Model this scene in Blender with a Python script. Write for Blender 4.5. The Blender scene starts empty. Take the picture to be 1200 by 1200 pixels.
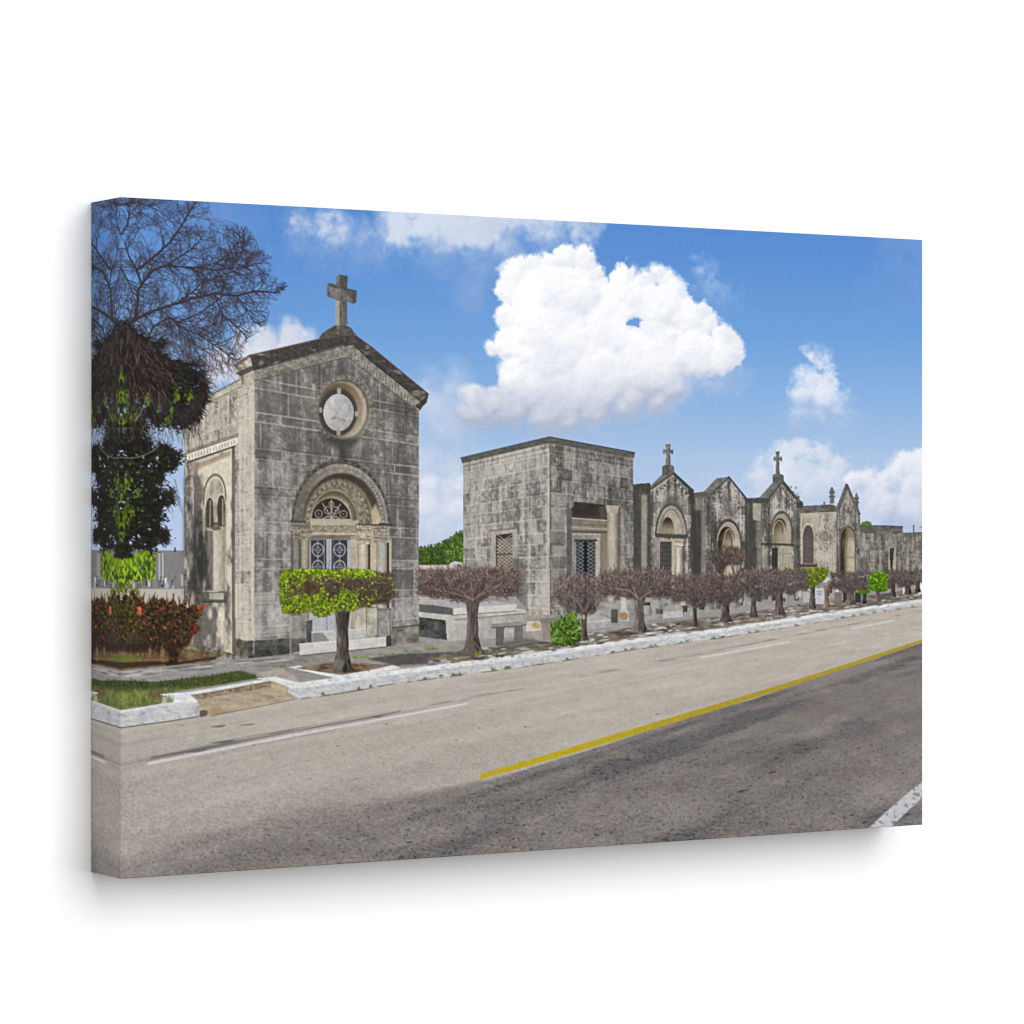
import bpy, math
import numpy as np

# ------------------------------------------------------------------ camera, light, exposure
UN = 0.6096 / 1200.0                 # one artwork unit in metres: the canvas is 1200 x 800 units (24 x 16 inch)
CW, CH, CD = 1200.0, 800.0, 83.0     # width, height, depth of the stretched canvas
FOC, YAW, HOR = 3797.6, 0.5540, 583.3
Z0, XL0, YT = 3801.7, -458.8, -352.8 # near top corner of the canvas as the camera sees it
BASE_Z = 1.25                        # the canvas hangs with its lower edge 1.25 m up the wall
scn = bpy.context.scene
cs, sn = math.cos(YAW), math.sin(YAW)
top_z = BASE_Z + CH * UN
cam = bpy.data.objects.new('camera', bpy.data.cameras.new('camera'))
scn.collection.objects.link(cam)
rx, ry, fx, fy = cs, -sn, sn, cs
cam.location = (0 - (XL0 * rx + Z0 * fx) * UN, -CD * UN - (XL0 * ry + Z0 * fy) * UN, top_z + YT * UN)
cam.rotation_euler = (math.pi / 2, 0, -YAW)
cam.data.sensor_width = 36.0
cam.data.lens = FOC / 1200.0 * 36.0
cam.data.shift_y = -(600 - HOR) / 1200.0
cam.data.clip_end = 100
scn.camera = cam

world = bpy.data.worlds.new('World'); scn.world = world; world.use_nodes = True
world.node_tree.nodes['Background'].inputs[0].default_value = (1, 1, 1, 1)
world.node_tree.nodes['Background'].inputs[1].default_value = 0.03

def softbox(name, az, el, dist, sx, sy, watts):
    l = bpy.data.lights.new(name, 'AREA'); l.shape = 'RECTANGLE'; l.size = sx; l.size_y = sy; l.energy = watts
    o = bpy.data.objects.new(name, l); scn.collection.objects.link(o)
    c = np.array([CW * UN / 2, 0, BASE_Z + CH * UN / 2])
    d = np.array([math.sin(az) * math.cos(el), -math.cos(az) * math.cos(el), math.sin(el)])
    o.location = c + d * dist
    import mathutils
    o.rotation_euler = mathutils.Vector(-d).to_track_quat('-Z', 'Y').to_euler()
    return o
softbox('studio_softbox', math.radians(8), math.radians(16), 4.2, 4.2, 4.4, 300)
softbox('side_fill_light', math.radians(-80), math.radians(9), 3.2, 1.4, 1.4, 44)  # added fill lamp, out of view, brightening the left wrapped side of the canvas

vs = scn.view_settings
vs.view_transform = 'Standard'; vs.look = 'None'; vs.exposure = 0; vs.gamma = 1; vs.use_curve_mapping = False
scn.cycles.filter_width = 1.25; scn.cycles.use_denoising = True; scn.cycles.use_adaptive_sampling = False; scn.cycles.max_bounces = 4
ILLUM = 1.28                          # light the print receives, relative to a perfect white

# ------------------------------------------------------------------ painter: the picture printed on the canvas
# Sketch coordinates are pixels measured on the oblique view; they are rectified to the flat canvas at the end.
SX0, SY0, SW, SH, S = 134, 222, 954, 818, 2
NX, NY = SW * S, SH * S
ax = (np.arange(NX, dtype=np.float32) + .5) / S + SX0
ay = (np.arange(NY, dtype=np.float32) + .5) / S + SY0
C = np.zeros((NY, NX, 3), np.float32)
ID = np.zeros((NY, NX), np.int16)
R = np.random.default_rng(11)

PARTS = []
def part(name, parent=None, label=None):
    PARTS.append((name, parent, label)); return len(PARTS) - 1

def hsh(ix, iy, seed):
    h = (ix.astype(np.int64) * 374761393 + iy.astype(np.int64) * 668265263 + seed * 974711) & 0xffffffff
    h = ((h ^ (h >> 13)) * 1274126177) & 0xffffffff
    return ((h ^ (h >> 16)) & 0xffff).astype(np.float32) / 65535.0
def vn(x, y, seed=0):
    x0 = np.floor(x); y0 = np.floor(y); fx_ = (x - x0).astype(np.float32); fy_ = (y - y0).astype(np.float32)
    ix = x0.astype(np.int64); iy = y0.astype(np.int64)
    fx_ = fx_ * fx_ * (3 - 2 * fx_); fy_ = fy_ * fy_ * (3 - 2 * fy_)
    a = hsh(ix, iy, seed); b = hsh(ix + 1, iy, seed); c = hsh(ix, iy + 1, seed); d = hsh(ix + 1, iy + 1, seed)
    return (a + (b - a) * fx_) * (1 - fy_) + (c + (d - c) * fx_) * fy_
def fbm(x, y, o=4, seed=0, gain=.5):
    s = 0; amp = 1; t = 0
    for k in range(o):
        s = s + amp * (vn(x * 2 ** k + 17.3 * k, y * 2 ** k - 9.1 * k, seed + k) * 2 - 1); t += amp; amp *= gain
    return s / t
def sstep(a, b, x):
    t = np.clip((x - a) / (b - a), 0, 1); return t * t * (3 - 2 * t)
def gauss(m, sg):
    if sg < .3: return m
    r = int(max(1, math.ceil(sg * 2.6))); k = np.exp(-.5 * (np.arange(-r, r + 1) / sg) ** 2); k = (k / k.sum()).astype(np.float32)
    for axis in (0, 1):
        pad = [(0, 0)] * m.ndim; pad[axis] = (r, r)
        p = np.pad(m, pad, mode='edge'); out = 0; n = m.shape[axis]
        for i, w in enumerate(k):
            out = out + w * (p[i:i + n] if axis == 0 else p[:, i:i + n])
        m = out
    return m
def win(x0, y0, x1, y1):
    i0 = max(0, int((x0 - SX0) * S)); i1 = min(NX, int((x1 - SX0) * S) + 2)
    j0 = max(0, int((y0 - SY0) * S)); j1 = min(NY, int((y1 - SY0) * S) + 2)
    if i1 <= i0 or j1 <= j0: return None
    return slice(j0, j1), slice(i0, i1)
def grid(sl): return np.meshgrid(ax[sl[1]], ay[sl[0]])
def pmask(pts, X, Y):
    m = np.zeros(X.shape, bool); n = len(pts)
    for k in range(n):
        x0, y0 = pts[k]; x1, y1 = pts[(k + 1) % n]
        if y0 == y1: continue
        c = ((y0 > Y) != (y1 > Y)) & (X < (x1 - x0) * (Y - y0) / (y1 - y0) + x0)
        m ^= c
    return m
def comp(sl, a, col, p=None, thr=.5):
    col = np.asarray(col, np.float32)
    C[sl] += (col - C[sl]) * a[..., None]
    if p is not None:
        ID[sl][a > thr] = p
def fill(pts, col, p=None, a=1.0, soft=0, nz=0, nsc=6, mod=None):
    """polygon in sketch coordinates; col is a colour or a function of X, Y"""
    pts = [(float(x), float(y)) for x, y in pts]
    xs = [q[0] for q in pts]; ys = [q[1] for q in pts]; pd = soft * 3 + 1
    sl = win(min(xs) - pd, min(ys) - pd, max(xs) + pd, max(ys) + pd)
    if sl is None: return
    X, Y = grid(sl)
    m = pmask(pts, X, Y).astype(np.float32)
    if soft: m = gauss(m, soft * S)
    if mod is not None: m = m * mod(X, Y)
    c = col(X, Y) if callable(col) else np.asarray(col, np.float32)
    if nz:
        n = fbm(X / nsc, Y / nsc, 3, int(xs[0] * 7 + ys[0]) % 9973) * nz
        c = c + n[..., None]
    comp(sl, np.clip(m * a, 0, 1), c, p)
def rect(x0, y0, x1, y1, col, p=None, **k): fill([(x0, y0), (x1, y0), (x1, y1), (x0, y1)], col, p, **k)
def quad(a, b, c, d, col, p=None, **k): fill([a, b, c, d], col, p, **k)
def seg(x0, y0, x1, y1, w0, w1, col, a=1.0, p=None):
    w = max(w0, w1) / 2 + .6
    sl = win(min(x0, x1) - w, min(y0, y1) - w, max(x0, x1) + w, max(y0, y1) + w)
    if sl is None: return
    X, Y = grid(sl)
    dx, dy = x1 - x0, y1 - y0; L = dx * dx + dy * dy + 1e-6
    t = np.clip(((X - x0) * dx + (Y - y0) * dy) / L, 0, 1)
    d = np.hypot(X - x0 - t * dx, Y - y0 - t * dy)
    hw = (w0 + (w1 - w0) * t) / 2
    comp(sl, np.clip((hw + .25 - d) / .5, 0, 1) * a, col, p)
def line(pts, w, col, a=1.0, p=None):
    n = len(pts)
    for k in range(n - 1):
        if isinstance(w, (tuple, list)):
            wa = w[0] + (w[1] - w[0]) * k / (n - 1); wb = w[0] + (w[1] - w[0]) * (k + 1) / (n - 1)
        else: wa = wb = w
        seg(*pts[k], *pts[k + 1], wa, wb, col, a, p)
def dab(x, y, r1, r2, ang, col, a=1.0, p=None):
    r = max(r1, r2) + .6
    sl = win(x - r, y - r, x + r, y + r)
    if sl is None: return
    X, Y = grid(sl); c_, s_ = math.cos(ang), math.sin(ang)
    u = ((X - x) * c_ + (Y - y) * s_) / r1; v = (-(X - x) * s_ + (Y - y) * c_) / r2
    comp(sl, np.clip((1.15 - np.hypot(u, v)) / .35, 0, 1) * a, col, p)
def ell(cx, cy, rx_, ry_, n=40, a0=0, a1=2 * math.pi):
    return [(cx + rx_ * math.cos(a0 + (a1 - a0) * k / n), cy + ry_ * math.sin(a0 + (a1 - a0) * k / n)) for k in range(n + (0 if abs(a1 - a0 - 2 * math.pi) < 1e-6 else 1))]
def arch(xl, yl, xr, yr, yt, n=28, pw=1.0):
    """points of an arch from its left springing over the crown to its right springing"""
    out = []
    for k in range(n + 1):
        t = math.pi * k / n; x = (xl + xr) / 2 - (xr - xl) / 2 * math.cos(t)
        b = yl + (yr - yl) * (x - xl) / (xr - xl)
        out.append((x, b - (((yl + yr) / 2) - yt) * math.sin(t) ** pw))
    return out
def band(o, i, col, p=None, **k): fill(o + i[::-1], col, p, **k)

def homog(src, dst):
    A = []
    for (u, v), (x, y) in zip(src, dst):
        A.append([u, v, 1, 0, 0, 0, -x * u, -x * v, -x]); A.append([0, 0, 0, u, v, 1, -y * u, -y * v, -y])
    return np.linalg.svd(np.array(A))[2][-1].reshape(3, 3)
class Wall:
    """a wall drawn in perspective: (0..w across, 0..h down) in metres <-> sketch coordinates"""
    def __init__(s, tl, tr, br, bl, w, h):
        s.w, s.h = w, h; s.c = (tl, tr, br, bl)
        s.M = homog([(0, 0), (w, 0), (w, h), (0, h)], [tl, tr, br, bl]); s.I = np.linalg.inv(s.M)
    def px(s, u, v):
        q = s.M @ np.array([u, v, 1.0]); return (q[0] / q[2], q[1] / q[2])
    def uv(s, X, Y):
        I = s.I; d = I[2, 0] * X + I[2, 1] * Y + I[2, 2]
        return (I[0, 0] * X + I[0, 1] * Y + I[0, 2]) / d, (I[1, 0] * X + I[1, 1] * Y + I[1, 2]) / d
    def pts(s, l): return [s.px(u, v) for u, v in l]
    def box(s, u0, v0, u1, v1): return s.pts([(u0, v0), (u1, v0), (u1, v1), (u0, v1)])

def masonry(W, seed, rows, bw, light, mid, dark, mortar, amp=14, wear=0., mw=.018, mort=.6, streak=.5, shade=None, fine=9, bdark=.35, tw=.6, ct=1.6, nf=1.0):
    """returns a colour function of X, Y: coursed weathered limestone in the wall's own metres"""
    r = np.random.default_rng(seed)
    ed = [0.0]; k = 0
    while ed[-1] < W.h + 1: ed.append(ed[-1] + rows[k % len(rows)] * r.uniform(.93, 1.07)); k += 1
    ed = np.array(ed) - .05
    cols = []
    for k in range(len(ed)):
        e = [-r.uniform(0, bw)]
        while e[-1] < W.w + 2: e.append(e[-1] + bw * r.uniform(.5, 1.5))
        cols.append(np.array(e))
    def f(X, Y):
        u, v = W.uv(X, Y); u = u.astype(np.float32); v = v.astype(np.float32)
        ri = np.clip(np.searchsorted(ed, v) - 1, 0, len(ed) - 2)
        dv = np.minimum(np.abs(v - ed[ri]), np.abs(ed[ri + 1] - v))
        ci = np.zeros(u.shape, int); du = np.ones(u.shape, np.float32)
        for k in np.unique(ri):
            m = ri == k; e = cols[k]; uu = u[m]
            c = np.clip(np.searchsorted(e, uu) - 1, 0, len(e) - 2); ci[m] = c
            du[m] = np.minimum(np.abs(uu - e[c]), np.abs(e[c + 1] - uu))
        tone = hsh(ci, ri, seed); t2 = hsh(ci + 51, ri, seed + 5)
        big = fbm(u * .55, v * .55, 3, seed + 1); med = fbm(u * 2.1, v * 2.1, 4, seed + 2)
        st = fbm(u * 7.5, v * .5, 4, seed + 3, .6); fi = fbm(u * 9, v * 9, 3, seed + 4)
        mic = fbm(X / 1.5, Y / 1.5, 2, seed + 6); spot = sstep(.25, .6, fbm(u * 6, v * 4.5, 3, seed + 7))
        w = .45 + .24 * big + (.24 * med + 1.25 * streak * st + .52 * fi) * nf + wear + .40 * mic + (tone - .5) * tw + np.where(t2 > 1 - bdark, .12, 0) - .30 * spot
        if shade is not None: w = w + shade(u, v) * .8
        w = (.5 + .5 * np.tanh((w - .5) * ct))[..., None]
        L, M_, D = (np.array(q, np.float32) for q in (light, mid, dark))
        c = np.where(w < .5, L + (M_ - L) * (w * 2), M_ + (D - M_) * (w * 2 - 1))
        c = c + ((tone - .5) * amp + fi * fine + mic * 9)[..., None]
        nm = np.clip(.55 + .9 * fbm(u * 1.7, v * 1.7, 2, seed + 8) + (hsh(ci, ri, seed + 9) - .5) * .7, 0, 1)
        ml = np.maximum(np.clip(1 - dv / mw, 0, 1), np.clip(1 - du / mw, 0, 1) * .8) * mort * nm
        sh_ = np.maximum(np.clip(1 - np.abs(dv - mw * 1.5) / (mw * .8), 0, 1), np.clip(1 - np.abs(du - mw * 1.5) / (mw * .8), 0, 1)) * (1 - nm) * .8
        c = c - (sh_ * 26)[..., None]
        return c + (np.array(mortar, np.float32) - c) * ml[..., None]
    return f

# ---- sky
P_SKY = part('printed_sky', None, 'printed blue sky deepening towards the upper edge')
ID[:] = P_SKY
ys_ = [222, 300, 400, 480, 540, 600, 660, 720]
stops = [(80, 130, 202), (88, 140, 208), (112, 160, 217), (142, 180, 224), (170, 195, 227), (184, 201, 229), (192, 205, 228), (194, 204, 222)]
for ch in range(3):
    C[..., ch] = np.interp(ay, ys_, [s[ch] for s in stops])[:, None]
lg = np.interp(ax, [134, 330, 600, 1088], [.3, .08, .1, 0]).astype(np.float32)
C += (np.array((150, 178, 222), np.float32) - C) * (lg[None, :, None] * .55)

def cloud(puffs, p, white, grey, seed, base=.5, y0=None, y1=None, rough=.55, edge=.10, amax=1.0, scale=20., thin=0., hole=(), thr=.5, soft=0.):
    """a heap of overlapping puffs (x, y, radius[, flatten]) with a noisy rim and a shaded underside"""
    xs = [q[0] for q in puffs]; ys = [q[1] for q in puffs]; rs = [q[2] for q in puffs]; mr = max(rs) + 22
    sl = win(min(xs) - mr, min(ys) - mr, max(xs) + mr, max(ys) + mr); X, Y = grid(sl)
    w1 = fbm(X / 26, Y / 26, 3, seed + 40); w2 = fbm(X / 26 + 9, Y / 26, 3, seed + 50)
    w3 = fbm(X / 7, Y / 7, 4, seed + 44, .6); w4 = fbm(X / 7 + 5, Y / 7, 4, seed + 54, .6)
    Xw = X + (w1 * 7 + w3 * 6.5) * rough; Yw = Y + (w2 * 7 + w4 * 6.5) * rough
    F = np.full(X.shape, -9., np.float32); hgt = np.zeros(X.shape, np.float32)
    for q in puffs:
        fl = q[3] if len(q) > 3 else 1.0
        dy = (Yw - q[1]); dy = np.where(dy > 0, dy * fl, dy)
        d = np.sqrt((Xw - q[0]) ** 2 + dy ** 2) / q[2]
        F = np.maximum(F, (1 - d) * q[2] / 14.0)
        hgt = np.maximum(hgt, q[2] * np.sqrt(np.maximum(0, 1 - d * d)) * .8)
    for hx, hy, hr in hole: F = F - 2.9 * np.exp(-np.sqrt((((X - hx + w3 * 5) / 1.15) ** 2 + (Y - hy + w4 * 5) ** 2) / hr ** 2) * 1.15)
    n = fbm(X / scale, Y / scale, 6, seed, .6)
    F = F + .22 + n * .30 * rough * 2 + thin * (n * .9 + .12)
    y0 = min(y - r for x, y, r in [q[:3] for q in puffs]) if y0 is None else y0; y1 = max(ys) if y1 is None else y1
    low = sstep(y0 + (y1 - y0) * .55, y1 + 6, Y + n * 14)
    ew = edge * (2.2 + 4.5 * low) + soft
    a = sstep(-.42, .72, F / (ew * (1 + .9 * sstep(-.3, .5, w2))))
    hh = gauss(hgt, 2.2 * S) + n * 5
    gy, gx = np.gradient(gauss(hh, .8 * S), 1.0 / S)
    lit = np.tanh((gy * .75 + gx * .4) * .8)
    light = np.clip(.87 + .26 * lit + .20 * w1 + .08 * n - base * low - .20 * (1 - sstep(.1, 1.6, F)) * (.5 + low), 0, 1)
    col = np.array(grey, np.float32) + (np.array(white, np.float32) - np.array(grey, np.float32)) * light[..., None]
    comp(sl, a * amax, col, p, thr)
def pc(label): return part('printed_cloud', P_SKY, label)
LAV = (216, 219, 234); LG = (172, 184, 214)
cloud([(360, 268, 14), (380, 262, 18), (400, 276, 18), (420, 284, 12), (352, 258, 10), (388, 288, 10)], pc('small printed cloud at the left of the upper bank'), (212, 217, 233), (168, 184, 218), 101, .4, rough=1.5, edge=.7, amax=.95, thin=.45, soft=.5, thr=.35)
cloud([(470, 262, 26), (500, 270, 28), (530, 264, 34), (560, 262, 34), (590, 262, 30), (620, 262, 24), (650, 258, 22), (676, 262, 14), (520, 292, 16), (550, 300, 12), (590, 290, 16), (560, 322, 8), (556, 338, 5), (600, 306, 12), (640, 276, 14), (480, 240, 24), (560, 240, 24), (640, 244, 20)], pc('printed bank of pale cloud along the upper edge'), (226, 229, 239), (180, 190, 216), 131, .6, y0=236, y1=318, rough=1.4, edge=.6, amax=.88, thin=.6, soft=.6, scale=34, thr=.35)
cloud([(285, 408, 14), (310, 402, 18), (335, 398, 18), (352, 400, 14), (260, 430, 22), (300, 430, 30), (340, 430, 30), (240, 455, 18), (225, 470, 14), (205, 500, 18), (196, 530, 16)], pc('printed cloud behind the chapel roof and bare tree'), (224, 225, 234), (178, 188, 212), 141, .6, y0=384, y1=470, rough=.9, edge=.4, amax=.92, thin=.3)
cloud([(500, 470, 26), (524, 450, 14), (520, 500, 30), (500, 540, 34), (530, 545, 22), (520, 590, 36), (540, 610, 26), (510, 640, 40), (545, 650, 30)], pc('pale hazy printed cloud between the chapel and the flat tomb'), (212, 219, 234), (178, 191, 217), 151, .2, rough=1.3, edge=1.4, amax=.75, thin=.8, soft=.9, thr=.3)
cloud([(505, 570, 12), (520, 576, 14), (536, 570, 10), (500, 590, 14), (530, 596, 16), (512, 622, 18), (540, 630, 14)], None, (232, 234, 242), (186, 197, 219), 156, .5, rough=1.1, edge=.5, amax=.8, thin=.5)
for (x, y, r) in [(530, 436, 6), (524, 456, 9), (516, 480, 12)]: cloud([(x, y, r), (x + 5, y + 6, r * .8)], None, (208, 214, 232), (176, 192, 222), 157 + int(x), .3, rough=1.2, edge=.6, amax=.6, thin=.5, soft=.5)
# underside wisps, then the great cumulus
cloud([(800, 452, 18), (770, 470, 20), (740, 478, 20), (825, 444, 12), (700, 488, 18), (690, 500, 12), (850, 442, 10), (640, 496, 18)], None, (204, 209, 226), (172, 183, 210), 171, .4, rough=1.3, edge=.8, amax=.72, thin=.7, soft=.6)
cloud([(556, 466, 17), (547, 484, 12), (560, 484, 16), (578, 474, 20), (598, 474, 26), (580, 490, 14), (604, 440, 19), (576, 409, 8), (592, 408, 11), (600, 402, 17), (600, 372, 17), (600, 340, 17), (606, 322, 16), (622, 313, 15), (640, 310, 12), (664, 304, 14), (684, 306, 15), (696, 318, 12), (703, 332, 10), (640, 350, 40), (672, 346, 36), (650, 400, 52), (620, 450, 36), (660, 455, 40), (700, 440, 46), (710, 390, 42), (720, 352, 20), (728, 330, 12), (733, 320, 7), (745, 340, 14), (758, 330, 9), (771, 322, 9), (782, 328, 10), (790, 342, 16), (770, 360, 28), (752, 356, 20), (730, 360, 18), (800, 356, 12), (760, 420, 46), (806, 376, 20), (822, 364, 10), (828, 378, 14), (812, 412, 30), (846, 396, 12), (858, 406, 10), (842, 418, 20), (862, 416, 7), (780, 446, 24), (740, 462, 22), (700, 472, 24), (640, 478, 26), (590, 484, 18), (560, 484, 16), (670, 484, 20), (770, 466, 16), (730, 476, 16)],
      pc('large white printed cumulus cloud above the tombs'), (254, 254, 255), (176, 184, 206), 163, .62, y0=292, y1=500, rough=.8, edge=.16, hole=[(741, 379, 5.2)], scale=26)
cloud([(820, 322, 5), (828, 328, 6), (836, 336, 6), (844, 340, 4), (826, 318, 4)], pc('tiny printed wisp of cloud right of the cumulus'), (202, 214, 236), (150, 178, 220), 181, .2, rough=1.4, edge=.6, amax=.8, thin=.4, soft=.5, scale=10, thr=.3)
cloud([(950, 414, 4), (958, 424, 7), (966, 428, 7), (948, 446, 15), (964, 448, 15), (940, 464, 17), (968, 466, 20), (982, 478, 13), (990, 486, 6), (940, 484, 14), (960, 486, 16)], pc('small white printed cloud right of the cumulus'), (238, 241, 248), (176, 192, 222), 191, .5, rough=1.1, edge=.4, amax=.92, thin=.35, scale=14)
cloud([(896, 560, 14), (908, 542, 14), (926, 532, 15), (944, 528, 14), (962, 534, 14), (980, 544, 12), (970, 560, 22), (930, 560, 30), (900, 580, 20), (950, 580, 30)], pc('pale printed cloud behind the gabled tombs'), (226, 230, 240), (184, 196, 221), 201, .5, y1=590, rough=1.1, edge=.5, amax=.85, thin=.5, scale=18)
cloud([(1000, 564, 12), (1018, 562, 14), (1036, 568, 14), (1050, 560, 12), (1064, 546, 15), (1082, 540, 16), (1080, 570, 26), (1030, 590, 26), (1000, 590, 18), (1070, 600, 26), (1020, 612, 24), (990, 610, 12)], pc('printed bank of white cloud at the right edge'), (238, 240, 247), (172, 185, 213), 211, .5, y0=530, y1=612, rough=.9, edge=.35, amax=.94, thin=.35, scale=18)
cloud([(1020, 582, 12, 2.4), (1050, 580, 14, 2.4), (1076, 578, 14, 2.4)], None, (190, 200, 222), (170, 184, 212), 214, .2, rough=1.0, edge=.7, amax=.6, thin=.3, soft=.5)
cloud([(1058, 300, 18), (1076, 296, 20), (1074, 326, 14), (1040, 290, 10)], pc('thin printed veil of cloud in the upper right corner'), (166, 183, 220), (136, 163, 213), 221, .2, rough=1.5, edge=1.4, amax=.45, thin=1.0, soft=1.2, thr=.16)
cloud([(240, 254, 14), (262, 258, 16), (280, 262, 10)], None, (150, 172, 216), (130, 160, 212), 226, .2, rough=1.4, edge=1.4, amax=.5, thin=.8, soft=1.2)
cloud([(850, 580, 26), (830, 600, 30), (870, 600, 30), (800, 620, 30)], None, (196, 207, 230), (178, 195, 224), 231, .2, rough=1.2, edge=1.6, amax=.5, thin=.6, soft=1.4)

# ---- far background
P_FAR = part('printed_far_wall', None, 'printed grey cemetery wall with white tombs far behind the dark tree')
rect(130, 645, 222, 702, (128, 126, 124), P_FAR, nz=10, nsc=3)
for k in range(26):
    x = 136 + R.random() * 82; y = 672 + R.random() * 14; w = 3 + R.random() * 6; h = 5 + R.random() * 9; g = R.uniform(85, 235)
    rect(x, y, x + w, y + h, (g, g, g + 4), None, a=.85)
    rect(x + w * .6, y, x + w, y + h, (g * .55, g * .55, g * .6), None, a=.7)
for x in (186, 190, 152): rect(x, 648, x + 1.4, 680, (196, 196, 196), None, a=.8)
rect(130, 692, 222, 700, (126, 128, 132), None); rect(130, 690, 222, 692.5, (60, 60, 64), None); rect(130, 699, 222, 704, (186, 184, 182), None, a=.8)
rect(204, 641.5, 206, 647, (60, 60, 62), None)
P_FTREE = part('printed_far_trees', None, 'printed clump of bright green trees between chapel and flat tomb')
fill([(486, 645), (497, 646), (510, 640), (522, 636), (530, 630), (536, 626), (548, 622), (548, 668), (486, 668)], (56, 78, 30), P_FTREE, nz=24, nsc=4)
for k in range(420):
    x = R.uniform(487, 548); top = np.interp(x, [487, 505, 522, 534, 548], [646, 643, 637, 628, 624]); y = R.uniform(top - 1, 664)
    g = R.uniform(.5, 1.35) * (1.15 if x > 524 else .85); dab(x, y, R.uniform(1, 2.4), R.uniform(.8, 1.6), R.random() * 3, (84 * g, 110 * g, 38 * g), .8, P_FTREE)
for k in range(160):
    x = R.uniform(487, 548); top = np.interp(x, [487, 505, 522, 534, 548], [646, 643, 637, 628, 624]); g = R.uniform(.5, 1.2); dab(x, top + R.uniform(-4, 3), R.uniform(.8, 2.2), R.uniform(.6, 1.3), R.random() * 3, (82 * g, 106 * g, 40 * g), .85, P_FTREE)
rect(486, 662, 548, 700, (150, 146, 142), part('printed_far_wall', None, 'short printed pale wall right of the chapel'), nz=14); rect(492, 662.5, 523, 668, (206, 196, 184), None)
fill([(525, 668), (527, 660), (533, 657.5), (541, 659), (543, 668)], (190, 190, 194), None); dab(538, 663, 3, 2, 0, (70, 74, 82), .8)
fill([(1007, 617), (1010, 612), (1016, 610.5), (1021, 612), (1022, 618)], (86, 116, 44), part('printed_far_trees', None, 'tiny printed green tree top above the low flat tomb'), nz=30, nsc=2)
for k in range(12): dab(925 + R.uniform(-3, 9), 578 + R.uniform(-8, 8), 1.6, 1.1, R.random() * 3, (96, 138, 60), .8)
rect(1070, 615, 1071.6, 626, (90, 92, 96)); line([(1078, 618), (1083, 617)], .8, (100, 100, 104))
# ---- road: lateral position a and depth b follow from the road's vanishing point
VX, VY = 1354.0, 663.0
P_ROAD = part('printed_road', None, 'printed asphalt road, pale far lane and dark patched near lane')
def road_col(X, Y):
    d = np.maximum(Y - VY, 12); a = (VX - X) / d; b = 260.0 / d
    c = np.empty(X.shape + (3,), np.float32)
    near = sstep(760, 1000, Y)[..., None]
    base = np.array((184, 176, 166), np.float32) + (np.array((168, 161, 153), np.float32) - np.array((184, 176, 166), np.float32)) * near
    n1 = fbm(a * 2.2, b * 7, 4, 301); n2 = fbm(a * 9, b * 4, 4, 311); n3 = fbm(X / 16, Y / 7, 4, 321)
    c[:] = base + (n1 * 9 + n2 * 8 + n3 * 6)[..., None]
    edge = 3.06 + np.where(X < 600, .34, 0.) * sstep(600, 380, X) + fbm(b * 5, a * 2, 3, 331) * .09 * (1 + 2.2 * sstep(620, 420, X))
    wd = np.where(X < 600, .05 + .22 * sstep(600, 380, X), .02)
    dk = sstep(0, 1, np.clip((edge - a) / (wd * 2) + .5, 0, 1))
    pt = fbm(a * 3.0 + 3, b * 3.4, 5, 341, .6); p2 = fbm(X / 60, Y / 20, 4, 351)
    dcol = np.array((127, 121, 118), np.float32) + (p2 * 15 + n2 * 7)[..., None]
    stripe = np.exp(-((a - 2.62 - .12 * fbm(b * 3, a * 0 + 2, 2, 361)) / .17) ** 2) * .75 + np.exp(-((a - 1.75) / .22) ** 2) * .55 + np.exp(-((a - 2.95) / .06) ** 2) * .45
    blk = sstep(.05, .75, pt + stripe * .85 - .2)
    dcol = dcol + (np.array((86, 84, 87), np.float32) - dcol) * (blk * .68)[..., None]
    lt = sstep(.1, .5, fbm(X / 46, Y / 15, 4, 371) + .25 * np.exp(-(((X - 960) / 90) ** 2 + ((Y - 850) / 26) ** 2)) - .12)
    dcol = dcol + (np.array((148, 140, 133), np.float32) - dcol) * (lt * .4)[..., None]
    c = c + (dcol - c) * dk[..., None]
    tr = np.exp(-((a - 5.18) / .075) ** 2) * sstep(-.1, .5, fbm(a * 6, b * 9, 3, 381) + .15) * .5
    tr = tr + np.exp(-((a - 5.75) / .1) ** 2) * sstep(.05, .5, fbm(a * 5, b * 8, 3, 391)) * .22
    c = c + (np.array((104, 101, 102), np.float32) - c) * tr[..., None]
    edgeb = sstep(.16, 0, np.abs(a - 6.45)) * .0
    gsz = np.clip((Y - 760) / 200, .35, 1)
    g = (vn(X / 1.1, Y / .9, 401) + vn(X / 2.0, Y / 1.5, 402) + vn(X / 3.6, Y / 2.2, 403) - 1.5)
    c = c + ((g * 17 + (vn(X / .8, Y / .7, 404) - .5) * 17 * (.6 + .7 * dk)) * gsz)[..., None] * np.array((1, .98, .93), np.float32)
    pit = sstep(.80, .93, vn(X / 3.2, Y / 1.5, 407) + .10 * blk) * gsz * (.25 + .75 * dk)
    c = c - (pit * 34)[..., None]
    return c
fill([(130, 690), (1090, 690), (1090, 1042), (130, 1042)], road_col, P_ROAD)
def paint(pts, w, col, label, wear=.35, seed=0, a=1.0):
    p = part('printed_lane_line', P_ROAD, label)
    top = [(x, y - wi / 2) for (x, y), wi in zip(pts, w)]; bot = [(x, y + wi / 2) for (x, y), wi in zip(pts, w)]
    fill(top + bot[::-1], col, p, a=a, nz=9, nsc=3, soft=.35, mod=lambda X, Y: 1 - wear * sstep(.1, .6, fbm(X / 5, Y / 2.2, 4, 411 + seed) + .1))
yl = [(562.5, 910.3), (640, 888), (740, 858.2), (840, 828.3), (920, 803.6), (1000, 778), (1090, 748)]
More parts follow.
